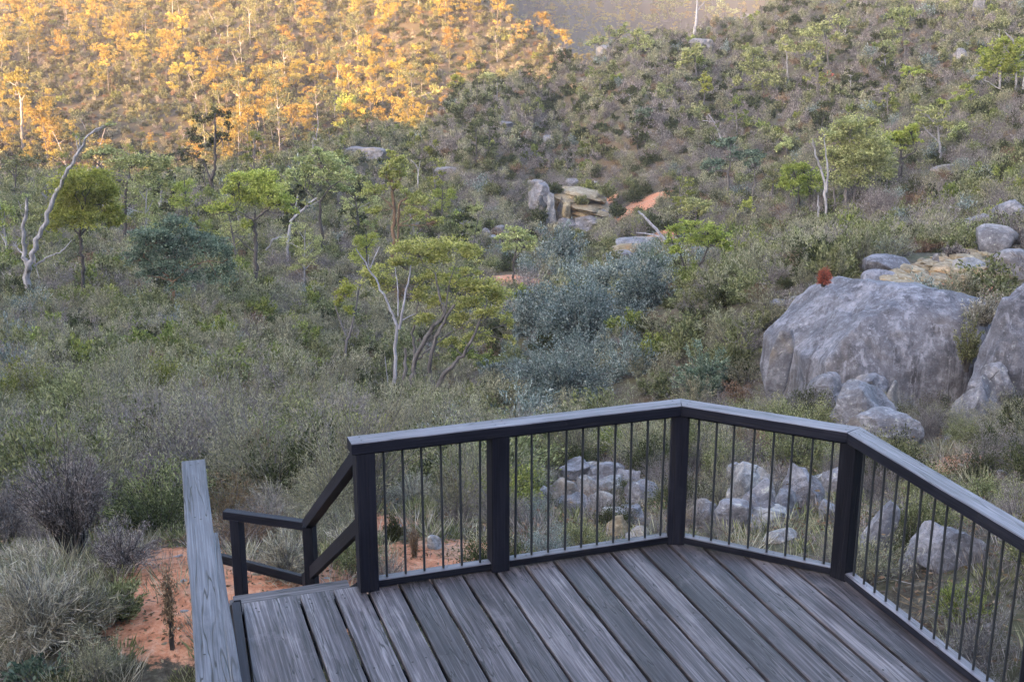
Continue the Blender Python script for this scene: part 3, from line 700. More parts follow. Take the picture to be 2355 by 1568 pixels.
for a in [(1315,425,36,24,M_GRAN,'round rock perched on the yellow ledge'),
          (1240,435,52,36,M_GRAN,'purple grey rocks left above the waterfall'),(1218,430,24,24,M_GRAN,'small dark rock at the outer left above the waterfall'),
          (1368,428,20,18,M_PALE,'small pale rock right above the ledge'),(1115,540,30,24,M_GRAN,'dark rocks in scrub left of the waterfall'),
          (1150,530,30,20,M_GRAN,'grey rock beside the dark rocks'),(1135,552,40,18,M_GRAN,'flat rock below the dark rocks'),
          (1445,575,120,20,M_YEL,'sloping banded rock sheet below the orange scree'),(1480,560,120,14,M_GRAN,'grey layered sheet with fallen limb on it'),
          (1420,590,90,16,M_GRAN,'low grey sheet at the creek side'),(1500,590,80,14,M_YEL,'yellow banded strip at creek bank'),
          (840,352,105,24,M_GRAN,'long bare grey slab high on the left ridge flank'),(1118,305,16,22,M_GRAN,'pale stump-like stone on the hillside'),
          (1262,325,40,24,M_GRAN,'grey rock mid hillside'),(1160,285,40,14,M_GRAN,'low rock line high on the hillside'),(1030,395,60,14,M_GRAN,'smooth slab on the hillside above the tall tree'),
          (1390,120,50,24,M_GRAN,'rock outcrop on the skyline under the trees'),(1610,105,60,26,M_GRAN,'grey rocks just below the skyline stag tree'),
          (1720,45,40,20,M_GRAN,'rock band near the top of the hill'),(2250,20,30,44,M_GRAN,'tall rock near the upper right corner'),
          (2210,130,50,28,M_GRAN,'rock below the upper right corner'),(2245,190,34,28,M_GRAN,'rock shelf left of the bright green tree'),(2185,390,90,18,M_GRAN,'smooth bare slab on the right slope')]:
    rock(*a, depth=.7, cuts=10, boxy=.65, rough=.12, sub=3)
# pebbles and flakes
peb = [rock_mesh('pebble', .05, .04, .025, M_PALE if i % 2 else M_BROWN, 700+i, 2, cuts=5) for i in range(4)]

# ------------------------------------------------------------------ plants
def mats(*c): return c
L_BRIGHT = leaf_mat('leaf_fresh_green', [(.07, .09, .022), (.15, .172, .045), (.28, .30, .10)], .38)
L_OLIVE = leaf_mat('leaf_olive', [(.058, .065, .030), (.135, .143, .064), (.28, .28, .15)], .33)
L_TREE = leaf_mat('leaf_tree_olive', [(.115, .13, .048), (.255, .275, .11), (.46, .465, .22)], .45)
L_LIME = leaf_mat('leaf_lime_gum', [(.12, .15, .028), (.27, .30, .062), (.43, .445, .13)], .5)
L_GUM = leaf_mat('leaf_yellow_gum', [(.13, .15, .04), (.30, .32, .09), (.50, .50, .19)], .5)
L_DARK = leaf_mat('leaf_dark', [(.02, .025, .012), (.045, .052, .024), (.105, .112, .055)], .3)
L_SAGE = leaf_mat('leaf_sage', [(.078, .075, .047), (.195, .186, .118), (.375, .36, .245)], .3)
L_BLUE = leaf_mat('leaf_blue_grey', [(.05, .068, .062), (.13, .162, .148), (.31, .34, .315)], .28)
L_BLUED = leaf_mat('leaf_deep_blue_grey', [(.035, .052, .050), (.09, .118, .112), (.22, .25, .24)], .25)
L_TEAL = leaf_mat('leaf_teal', [(.04, .062, .044), (.10, .138, .098), (.22, .262, .195)], .28)
L_GREY = leaf_mat('twig_grey_purple', [(.068, .056, .056), (.155, .135, .132), (.30, .27, .26)], .15)
L_STRAW = leaf_mat('grass_straw', [(.155, .135, .095), (.315, .285, .215), (.50, .465, .385)], .3)
L_BROWN = leaf_mat('leaf_brown', [(.08, .05, .03), (.15, .10, .065), (.24, .18, .12)], .2)
L_RED = leaf_mat('leaf_red', [(.20, .045, .03), (.33, .09, .06), (.40, .16, .11)], .25)
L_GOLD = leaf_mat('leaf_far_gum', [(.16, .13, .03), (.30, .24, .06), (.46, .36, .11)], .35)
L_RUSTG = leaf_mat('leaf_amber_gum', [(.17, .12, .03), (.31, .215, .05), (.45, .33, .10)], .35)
B_WHITE = bark_mat('bark_white', (.09, .085, .095), (.26, .25, .27), (.42, .405, .41))
B_DARK = bark_mat('bark_dark', (.018, .015, .016), (.045, .038, .038), (.09, .075, .07))
B_GREY = bark_mat('bark_grey', (.04, .035, .035), (.105, .094, .094), (.20, .185, .185))
B_RUST = bark_mat('bark_rust', (.05, .028, .02), (.14, .085, .05), (.28, .2, .11))
B_DEAD = bark_mat('bark_dead', (.13, .12, .14), (.27, .26, .29), (.42, .41, .44))

def unit(v): return v/np.maximum(np.linalg.norm(v, axis=-1, keepdims=True), 1e-9)
def leaves(c, d, l, w, r):
    """rhombus leaves; c centres, d directions"""
    n = len(c); d = unit(d); s = unit(np.cross(d, r.normal(size=(n, 3))))
    l = np.broadcast_to(np.asarray(l), (n,))[:, None]; w = np.broadcast_to(np.asarray(w), (n,))[:, None]
    v = np.stack([c-d*l/2, c+s*w/2+d*l*.05, c+d*l/2, c-s*w/2+d*l*.05], axis=1).reshape(-1, 3)
    return v, np.arange(4*n).reshape(n, 4)
def tubes(paths, sides=5):
    """paths: list of (pts, radii)"""
    V, Fc = [], []; base = 0
    ang = np.arange(sides)*2*math.pi/sides; ca, sa = np.cos(ang), np.sin(ang)
    for pts, rad in paths:
        pts = np.asarray(pts, float); n = len(pts)
        tg = unit(np.gradient(pts, axis=0)); ref = np.array([.37, .89, .13]); ref2 = np.array([.9, -.2, .3])
        a = unit(np.cross(tg, ref if abs(tg[0] @ ref) < .9 else ref2)); b = np.cross(tg, a)
        ring = pts[:, None, :] + (a[:, None]*ca[None, :, None] + b[:, None]*sa[None, :, None])*np.asarray(rad)[:, None, None]
        V.append(ring.reshape(-1, 3))
        i = np.arange(n-1)[:, None]*sides; j = np.arange(sides)[None]; j2 = (j+1) % sides
        Fc.append((np.stack([i+j, i+j2, i+sides+j2, i+sides+j], -1)+base).reshape(-1, 4)); base += n*sides
    return np.concatenate(V), np.concatenate(Fc)
def bez(a, b, c, n):
    t = np.linspace(0, 1, n)[:, None]; return (1-t)**2*a + 2*t*(1-t)*b + t*t*c

def shrub_parts(seed, Rr, Hh, ntw, nleaf, ll, lw, spread=1.0, stem_r=.008, leafy=.3, droop=0.0, shell=.5, jit=.06, sides=3, segs=4, up=.35):
    r = np.random.default_rng(seed); P_, L_, D_ = [], [], []
    lump = r.normal(size=(6, 3)); lump[:, 2] = np.abs(lump[:, 2]); lump = unit(lump)
    for i in range(ntw):
        th = math.acos(1-r.uniform(0, 1)*(1-math.cos(1.35*spread))); ph = r.uniform(0, 2*math.pi)
        dirv = np.array([math.sin(th)*math.cos(ph), math.sin(th)*math.sin(ph), math.cos(th)])
        bump = .72 + .38*max(0, (lump @ dirv).max()-.5)*2
        k = r.uniform(shell, 1.05)*bump
        end = np.array([Rr*dirv[0], Rr*dirv[1], Hh*max(.12, dirv[2]**.8)])*k
        st = np.array([r.normal()*.06*Rr, r.normal()*.06*Rr, -.05])
        mid = st*.35 + end*.45 + np.array([0, 0, .18*Hh]) + r.normal(size=3)*.06*Rr
        end[2] -= droop*Hh*th
        pts = bez(st, mid, end, segs); pts[1:-1] += r.normal(size=(segs-2, 3))*.03*Rr
        P_.append((pts, np.linspace(stem_r*r.uniform(.7, 1.3), stem_r*.25, segs)))
        m_ = max(1, int(nleaf/ntw)); t = leafy + (1-leafy)*r.uniform(0, 1, m_)**.7
        ps = (1-t)[:, None]**2*st + 2*(t*(1-t))[:, None]*mid + (t*t)[:, None]*end
        tg = unit(2*(1-t)[:, None]*(mid-st)+2*t[:, None]*(end-mid))
        ps = ps + r.normal(size=(m_, 3))*jit*Rr
        L_.append(ps); D_.append(tg*.8 + r.normal(size=(m_, 3))*.55 + np.array([0, 0, up]))
    c = np.concatenate(L_); d = np.concatenate(D_)
    c[:, 2] = np.maximum(c[:, 2], .03)
    lv = leaves(c, d, ll*r.uniform(.6, 1.3, len(c)), lw*r.uniform(.7, 1.3, len(c)), r)
    return tubes(P_, sides), lv
def shrub_mesh(name, lm, sm, seed, *a, **k):
    (tv, tf), (lv, lf) = shrub_parts(seed, *a, **k)
    st = mesh_np('stems', tv, tf, [sm], smooth=True); fo = mesh_np(name, lv, lf, [lm]); return fo, st
def joined(name, lm, sm, seed, *a, **k):
    (tv, tf), (lv, lf) = shrub_parts(seed, *a, **k)
    v = np.concatenate([lv, tv]); f = np.concatenate([lf, tf+len(lv)])
    return mesh_np(name, v, f, [lm, sm], np.r_[np.zeros(len(lf)), np.ones(len(tf))])

# kinds: leaf mat, stem mat, radius, height, per-LOD (twigs, leaves, leaf length, leaf width)
KIN = {
 'sage':   (L_SAGE,  B_GREY, .85, 1.15, dict(spread=.9, leafy=.35, jit=.045)),
 'olive':  (L_OLIVE, B_DARK, .80, 1.0,  dict(spread=1.0, leafy=.5, jit=.07)),
 'bright': (L_BRIGHT,B_DARK, .75, .9,   dict(spread=1.0, leafy=.6, jit=.08)),
 'twiggy': (L_GREY,  B_GREY, .85, 1.1,  dict(spread=1.0, leafy=.3, jit=.05)),
 'dark':   (L_DARK,  B_DARK, .80, .85,  dict(spread=1.05, leafy=.45, jit=.08)),
 'blue':   (L_BLUE,  B_GREY, .95, 1.1,  dict(spread=1.05, leafy=.4, jit=.06)),
 'brown':  (L_BROWN, B_GREY, .70, .7,   dict(spread=1.0, leafy=.3, jit=.06)),
 'straw':  (L_STRAW, B_GREY, .60, .55,  dict(spread=.9, leafy=.0, jit=.03, droop=.12)),
}
LOD = {0: (70, 5200, .050, .011, 3), 1: (34, 1500, .10, .026, 3), 2: (16, 820, .13, .042, 3), 3: (7, 420, .175, .075, 3)}
thin = {'twiggy': .45, 'straw': .35, 'sage': .6, 'olive': 1.5, 'bright': 1.9, 'dark': 1.4, 'blue': 1.1, 'brown': .7}
TEMPL = {}      # (kind, lod) -> list of (foliage mesh, stem mesh)
for ki, (kn, (lm, sm, Rr, Hh, kw)) in enumerate(KIN.items()):
    for lod, (nt, nl, ll, lw, nv) in LOD.items():
        if kn == 'straw': nt2, nl2, l2 = int(nt*1.6), int(nl*.6), ll*2.4
        else: nt2, nl2, l2 = nt, nl, ll
        kk = dict(kw); kk['stem_r'] = .007 if lod < 2 else .014; kk['segs'] = 4 if lod < 2 else 3
        if lod >= 2: kk['jit'] = .13
        TEMPL[kn, lod] = [shrub_mesh(kn+'_shrub', lm, sm, 1000*ki+10*lod+v, Rr, Hh, nt2, nl2, l2, lw*thin[kn], **kk) for v in range(nv)]

# instanced masses
def instancer(name, pts, rots, scls, idxs, meshes, label, mode='stuff'):
    c = bpy.data.collections.new(name+'_kinds')
    for i, pair in enumerate(meshes):
        if not isinstance(pair, tuple): pair = (pair,)
        if len(pair) > 1:
            # join foliage and stems of one kind into a single mesh
            fo, st = pair; nv = len(fo.vertices); vv = np.empty(nv*3, np.float32); fo.vertices.foreach_get('co', vv)
            sv = np.empty(len(st.vertices)*3, np.float32); st.vertices.foreach_get('co', sv)
            ff = np.empty(len(fo.polygons)*4, np.int32); fo.loops.foreach_get('vertex_index', ff)
            sf = np.empty(len(st.polygons)*4, np.int32); st.loops.foreach_get('vertex_index', sf)
            me_ = mesh_np('mass_plant', np.concatenate([vv, sv]).reshape(-1, 3), np.concatenate([ff, sf+nv]).reshape(-1, 4), [fo.materials[0], st.materials[0]],
                          np.r_[np.zeros(len(ff)//4), np.ones(len(sf)//4)])
        else: me_ = pair[0]
        c.objects.link(bpy.data.objects.new('%s_kind_%03d' % (name, i), me_))
    me = bpy.data.meshes.new(name); pts = np.asarray(pts, np.float32)
    me.vertices.add(len(pts)); me.vertices.foreach_set('co', pts.ravel())
    a = me.attributes.new('rot', 'FLOAT_VECTOR', 'POINT'); a.data.foreach_set('vector', np.asarray(rots, np.float32).ravel())
    a = me.attributes.new('scl', 'FLOAT_VECTOR', 'POINT'); a.data.foreach_set('vector', np.asarray(scls, np.float32).ravel())
    a = me.attributes.new('kid', 'INT', 'POINT'); a.data.foreach_set('value', np.asarray(idxs, np.int32))
    me.update()
    o = link(bpy.data.objects.new(name, me)); tag(o, label, None, kind=mode)
    ng = bpy.data.node_groups.new(name+'_nodes', 'GeometryNodeTree')
    ng.interface.new_socket('Geometry', in_out='INPUT', socket_type='NodeSocketGeometry'); ng.interface.new_socket('Geometry', in_out='OUTPUT', socket_type='NodeSocketGeometry')
    N = ng.nodes; gi = N.new('NodeGroupInput'); go = N.new('NodeGroupOutput'); ip = N.new('GeometryNodeInstanceOnPoints'); ci = N.new('GeometryNodeCollectionInfo')
    ci.inputs['Collection'].default_value = c; ci.inputs['Separate Children'].default_value = True; ci.inputs['Reset Children'].default_value = True
    def na(nm, ty):
        x = N.new('GeometryNodeInputNamedAttribute'); x.data_type = ty; x.inputs[0].default_value = nm
        return [s for s in x.outputs if s.enabled and s.name == 'Attribute'][0]
    L = ng.links; L.new(gi.outputs[0], ip.inputs['Points']); L.new(ci.outputs[0], ip.inputs['Instance']); ip.inputs['Pick Instance'].default_value = True
    L.new(na('kid', 'INT'), ip.inputs['Instance Index'])
    er = N.new('FunctionNodeEulerToRotation'); L.new(na('rot', 'FLOAT_VECTOR'), er.inputs[0]); L.new(er.outputs[0], ip.inputs['Rotation'])
    L.new(na('scl', 'FLOAT_VECTOR'), ip.inputs['Scale']); L.new(ip.outputs[0], go.inputs[0])
    md = o.modifiers.new('scatter', 'NODES'); md.node_group = ng
    return o

# ------------------------------------------------------------------ traced trees
def leaf_cloud(r, c, rad, n, ll, lw, flat=.75):
    """an uneven clump: sub-tufts on an ellipsoid shell, leaves round each tuft"""
    nt = max(6, int(n/38)); u = unit(r.normal(size=(nt, 3))); u[:, 2] = np.where(u[:, 2] < -.35, -u[:, 2], u[:, 2])
    tc_ = c + u*rad*r.uniform(.25, 1.0, (nt, 1))**.8
    k = r.integers(0, nt, n); off = r.normal(size=(n, 3))*rad*.17
    off[:, 2] = off[:, 2]*flat
    p = tc_[k]+off
    d = r.normal(size=(n, 3))*.8 + u[k]*.5 + np.array([0, 0, -.25])
    return leaves(p, d, ll*r.uniform(.6, 1.35, n), lw*r.uniform(.7, 1.3, n), r), tc_
plant_xy = []
def traced(name, label, base, trunks, clumps, lm, bark, cat='tree', Y=None, dens=1.0, lsz=1.0, sides=6, limbs=True, group=None, seed=None, crown_name='crown', wmul=1.0, thick=1.0):
    """base (px,py); trunks: polylines of (px,py,width px); clumps (px,py,rx,ry)"""
    seed = seed or int(base[0]*3+base[1]*17); r = np.random.default_rng(seed)
    g = ground(*base) if Y is None else at_y(base[0], base[1], Y)
    if Y is not None: g[2] = min(g[2], height(g[0], g[1])[0]) if Y < 60 else g[2]
    fd = fdist(g); s = fd/F
    O = g.copy(); root = empty(name, O)
    tag(root, label, cat, group)
    def w(px, py, dd):        # photo position at the tree's distance, dd metres deeper
        q = at_y(px, py, g[1]+dd); return q - O
    paths, nodes = [], []
    for pl in trunks:
        n = len(pl); dd = 0.0; pts, rad = [], []
        drift = r.normal()*.10
        for i, (x, y, wd) in enumerate(pl):
            if i: dd += (drift + r.normal()*.12)*abs(pl[i-1][1]-y)*s
            if i == 0 and nodes:      # start where an earlier limb passes
                q = w(x, y, 0); j = min(range(len(nodes)), key=lambda k: (nodes[k][0]-x)**2+(nodes[k][1]-y)**2)
                if (nodes[j][0]-x)**2+(nodes[j][1]-y)**2 < 60: dd = nodes[j][2]
            pts.append(w(x, y, dd)); rad.append(wd*s/2*wmul); nodes.append((x, y, dd, wd))
        pts = np.array(pts); rad = np.array(rad)
        if abs(pl[0][0]-base[0])+abs(pl[0][1]-base[1]) < 30: pts = np.r_[[pts[0]+[0, 0, -.35]], pts]; rad = np.r_[rad[0]*1.3, rad]
        # resample and roughen
        t0 = np.linspace(0, 1, len(pts)); t1 = np.linspace(0, 1, len(pts)*4)
        P_ = np.stack([np.interp(t1, t0, pts[:, k]) for k in range(3)], 1); Rd = np.interp(t1, t0, rad)
        P_[1:-1] = (P_[:-2]+P_[1:-1]*2+P_[2:])/4; P_[2:-2] += r.normal(size=(len(P_)-4, 3))*Rd[2:-2, None]*.42
        paths.append((P_, Rd*r.uniform(.9, 1.1, len(Rd))))
    LV, LF, nb = [], [], 0
    px_m = 2.299*s       # metres per output pixel
    for (x, y, rx, ry) in clumps:
        rx *= 1.06; ry *= 1.22
        rm = np.array([rx*s, (rx+ry)/2*s*r.uniform(.7, 1.1)*thick, ry*s])
        dd = r.uniform(-.5, .5)*rx*s*1.2
        if nodes:
            j = min(range(len(nodes)), key=lambda k: (nodes[k][0]-x)**2+(nodes[k][1]-y)**2*1.0 + (4000 if nodes[k][1] < y-ry*.5 else 0)); dd += nodes[j][2]*.5
        c = w(x, y, dd)
        ll = 2.7*px_m*lsz; lw = 1.35*px_m*lsz
        n = int(max(60, min(6000, dens*2.7*math.pi*rx*ry*s*s/(ll*lw*.5))))
        (v, f), tc_ = leaf_cloud(r, c, rm, n, ll, lw)
        LV.append(v); LF.append(f+nb); nb += len(v)
        if limbs and nodes:
            st = w(nodes[j][0], nodes[j][1], nodes[j][2]); wd0 = min(nodes[j][3]*.5, 7)*s/2
            pts = bez(st, (st+c)/2+np.array([0, 0, -.1*ry*s]), c, 6); pts[1:-1] += r.normal(size=(4, 3))*.05*rx*s
            paths.append((pts, np.linspace(max(wd0, .4*px_m), .3*px_m, 6)))
            for q in tc_[r.permutation(len(tc_))[:7]]:
                m_ = bez(c*.75+st*.25, (c+q)/2+r.normal(size=3)*.08*rx*s, q, 4); paths.append((m_, np.linspace(.33*px_m, .16*px_m, 4)))
    if paths:
        v, f = tubes(paths, sides); o = link(bpy.data.objects.new('trunk', mesh_np('trunk', v, f, [bark], smooth=True)), root)
    if LV:
        o = link(bpy.data.objects.new(crown_name, mesh_np(crown_name, np.concatenate(LV), np.concatenate(LF), [lm])), root)
    plant_xy.append((g[0], g[1], .5))
    return root

def c1(*a): return [(x*.3754, y*.3754, *[q*.3754 for q in r]) for x, y, *r in a]
def c2(*a): return [(765+x*.3754, y*.3754, *[q*.3754 for q in r]) for x, y, *r in a]
def c3(*a): return [(1530+x*.3754, y*.3754, *[q*.3754 for q in r]) for x, y, *r in a]
def c4(*a): return [(x*.3754, 529.6+y*.3754, *[q*.3754 for q in r]) for x, y, *r in a]
def c5(*a): return [(765+x*.3754, 471+y*.3754, *[q*.3754 for q in r]) for x, y, *r in a]
def c6(*a): return [(1530+x*.3754, 471+y*.3754, *[q*.3754 for q in r]) for x, y, *r in a]
T = traced
# left side
T('gum_tree', 'tall bare white-barked gum with two forked trunks at the far left', (64, 690),
  [[(64,690,24),(65,650,22),(66,615,19),(75,578,15),(98,530,14),(109,499,13),(128,443,12),(158,387,10),(180,349,8),(210,304,5),(248,285,2)],
   [(66,615,16),(56,588,12),(52,540,11),(60,480,9),(62,455,7)], [(79,612,6),(110,590,4),(143,578,4),(165,552,2)],
   [(180,349,4),(176,325,3),(174,312,2)], [(184,345,4),(182,320,2)], [(75,578,4),(90,640,2)]],
  [(62,452,10,14),(250,290,18,8),(30,560,22,14),(178,318,14,9)], L_TREE, B_WHITE, dens=.45, wmul=.82)
T('eucalypt_tree', 'round bright green tree on a thin dark trunk beside the white gum', (186, 690),
  [[(186,690,11),(191,650,9),(192,605,8),(184,560,8),(186,520,7),(190,480,5)], [(186,545,5),(160,515,3),(140,500,2)], [(186,540,5),(215,510,3),(240,498,2)]],
  c1((520,1120,170,85),(430,1210,120,80),(600,1235,130,80),(680,1320,90,70),(385,1340,100,60),(520,1360,130,65),(650,1180,80,60),(480,1280,150,80),(340,1390,60,40),(720,1370,60,50),(450,1150,90,60),(570,1100,100,50)), L_LIME, B_DARK, dens=1.15)
T('eucalypt_tree', 'dark limbed tree with flat tufted crown behind the round green tree', (287, 590),
  [[(284,590,9),(287,520,8),(286,485,8),(289,424,7),(270,413,6),(245,395,5),(218,372,3)], [(287,425,6),(300,415,5),(327,405,3)], [(286,485,5),(310,460,3),(330,440,2)]],
  c1((650,940,90,45),(800,1010,140,60),(980,1040,90,85),(900,1110,80,50),(560,960,60,35),(1000,1140,70,50)), L_TREE, B_DARK, dens=.85)
T('eucalypt_tree', 'tall dark open-crowned tree standing against the golden hill', (485, 466),
  [[(484,468,11),(484,420,9),(490,400,8),(495,385,7),(494,293,5),(494,262,3)], [(484,425,6),(478,395,4),(466,368,4),(440,360,3),(424,350,2)], [(494,340,3),(512,322,2),(525,310,1.5)], [(494,320,3),(470,300,2)]],
  c1((1250,740,80,45),(1180,850,60,55),(1280,890,50,50),(1370,720,50,40),(1350,850,60,45),(1200,960,50,25),(1320,700,40,40),(1400,780,30,30),(1130,930,40,18),(1250,1010,40,20)), L_DARK, B_DARK, dens=.62)
T('eucalypt_tree', 'bright green spreading tree with a straight dark trunk left of centre', (592, 662),
  [[(592,662,12),(588,600,10),(587,560,9),(585,520,8),(586,490,6)], [(586,510,5),(565,495,3),(545,485,2)], [(587,505,5),(612,485,3),(630,470,2)], [(588,580,4),(560,560,2.5),(545,545,1.5)]],
  c1((1560,1120,150,65),(1480,1210,100,65),(1640,1190,110,75),(1710,1260,90,55),(1420,1170,60,50),(1560,1240,120,60),(1330,1290,90,45),(1650,1090,70,35),(1510,1390,40,45),(1770,1310,50,50),(1470,1110,80,45)), L_LIME, B_DARK, dens=1.0)
T('dead_tree', 'pale bare forked stem with a crooked arm left of the tall narrow tree', (660, 612),
  [[(660,612,7),(662,560,8),(665,530,7),(672,503,6),(700,478,5),(728,455,3)], [(664,545,5),(645,545,4),(628,551,4),(612,575,4),(602,605,3),(596,640,3)], [(676,497,3),(684,450,2)], [(700,478,2),(735,462,1)]],
  [(705,470,14,6)], L_TREE, B_WHITE, dens=.2)
T('eucalypt_tree', 'broad low-crowned grey green tree below the bare ridge slab', (748, 600),
  [[(742,580,8),(738,500,7),(735,460,6)], [(735,465,4),(760,430,3),(785,415,2)], [(736,470,4),(705,440,2)]],
  c1((1980,990,130,55),(2090,1080,95,60),(1900,1060,90,55),(1800,1090,70,45),(2000,1100,110,50),(1850,1000,60,40),(2050,1160,90,45),(1940,940,70,30)), L_TREE, B_DARK, dens=.8)
T('gum_shrub', 'large blue green bushy gum with reddish stem in the left middle', (396, 725),
  [[(395,725,8),(397,680,8),(395,640,8),(402,590,7),(408,540,5)], [(397,650,5),(360,610,3),(330,590,2)], [(397,650,5),(440,610,3),(480,600,2)], [(402,590,3),(450,560,2),(480,548,1.5)]],
  c4((1000,150,190,110),(850,190,90,80),(1250,130,160,100),(1330,300,110,75),(1150,310,140,65),(950,60,140,75),(1400,200,70,90),(900,280,100,60),(1050,230,130,70)) + c1((1080,1390,110,65),(900,1480,100,65),(1180,1470,100,60)), L_TEAL, B_RUST, dens=.85)
T('eucalypt_tree', 'tall narrow tree with rust and black trunk in the middle', (903, 640),
  [[(903,640,10),(904,560,10),(905,500,9),(903,440,7),(898,390,5)], [(912,600,6),(915,520,6),(916,470,5),(935,455,3)], [(904,480,4),(880,455,2)]],
  c2((390,1000,80,55),(330,1080,60,50),(425,1080,60,50),(540,1250,80,55),(250,1180,85,50),(500,1320,70,45),(370,1150,60,35),(450,1190,50,30),(250,1300,60,40),(640,1370,60,35),(380,960,50,35)), L_GUM, B_RUST, dens=.9)
T('eucalypt_tree', 'big many-stemmed tree with spreading yellow green crown in the centre', (945, 950),
  [[(941,914,14),(948,870,12),(953,832,11),(983,771,10),(1024,722,8),(1009,681,6),(1001,629,4)], [(998,892,12),(986,839,10),(1001,779,8),(1024,734,7),(1045,700,5)],
   [(1005,888,11),(1035,846,9),(1065,816,8),(1092,764,6),(1114,711,4),(1120,690,2)], [(926,948,14),(930,846,10),(932,800,6)], [(953,820,7),(949,771,6),(960,696,4),(965,660,2)],
   [(983,771,5),(1000,740,4),(1050,742,3),(1100,765,2)], [(1024,722,4),(1030,660,3),(1050,600,2)], [(953,832,5),(990,800,4),(1040,760,3)]],
  c5((700,270,150,60),(850,320,80,65),(500,290,140,60),(430,370,100,55),(640,340,120,55),(900,520,150,65),(780,500,100,50),(1010,590,85,65),(850,620,120,55),(950,680,100,50),(1065,730,40,55),(270,440,100,60),(300,500,80,50),(560,720,70,55),(900,820,85,50),(640,600,90,50),(1080,830,35,40),(720,860,90,45),(620,450,110,45),(760,720,90,45),(540,560,70,50),(830,420,70,35)), L_GUM, B_GREY, dens=1.0, thick=1.15)
T('dead_tree', 'bleached dead tree with bare forked white branches before the big tree', (905, 950),
  [[(904,950,15),(906,902,13),(910,839,11),(913,752,10),(904,726,8),(881,674,7),(851,621,6),(818,572,3)], [(851,617,4),(862,590,3),(872,568,2)], [(918,756,9),(926,711,7),(936,660,6),(945,610,3)],
   [(915,726,5),(915,666,4),(908,614,2)], [(922,737,5),(953,722,2)], [(893,903,4),(885,820,2.5)], [(851,617,3),(846,600,2),(848,585,1.5)], [(845,612,2),(832,605,1)]],
  [], None, B_DEAD, wmul=.75)
T('sapling', 'thin grey forked sapling with small green tufts left of the dead tree', (793, 850),
  [[(793,850,8),(795,790,7),(806,764,6),(818,711,5),(834,621,4),(831,606,2)], [(795,771,5),(772,711,3),(770,690,2)]],
  c5((80,530,80,55),(100,650,55,30),(60,600,50,30)), L_LIME, B_GREY, dens=.9)
T('sapling', 'slender dark tree with thin umbrella crown beside the orange earth patch', (1180, 662),
  [[(1180,662,6),(1180,630,5),(1182,595,4),(1190,560,3)], [(1181,605,3),(1165,570,2)], [(1182,600,3),(1205,565,2)]],
  c5((1130,190,120,50),(1080,260,80,50),(1170,270,80,50),(1220,220,60,40),(1030,210,50,35)), L_TREE, B_DARK, dens=.55)
T('eucalypt_tree', 'yellow green low tree on crooked dark limbs right of the creek', (1580, 650),
  [[(1580,650,8),(1590,630,7),(1616,595,5),(1628,569,3)], [(1580,648,6),(1572,605,4),(1560,575,3)], [(1590,632,3),(1575,610,2)], [(1600,650,5),(1625,610,3),(1640,590,2)]],
  c6((80,180,85,55),(250,160,110,50),(330,230,80,60),(200,230,90,50),(60,290,60,45),(380,280,50,50),(150,120,70,35),(270,250,80,45),(40,230,50,40)), L_LIME, B_DARK, dens=.7)
T('fallen_limb', 'pale bare dead limb leaning up from the yellow green tree', (1540, 575),
  [[(1540,578,10),(1535,560,9),(1501,520,7),(1480,498,5),(1467,486,5)], [(1518,545,6),(1500,540,4),(1463,535,2)]], [], None, B_DEAD, cat='dead limb')
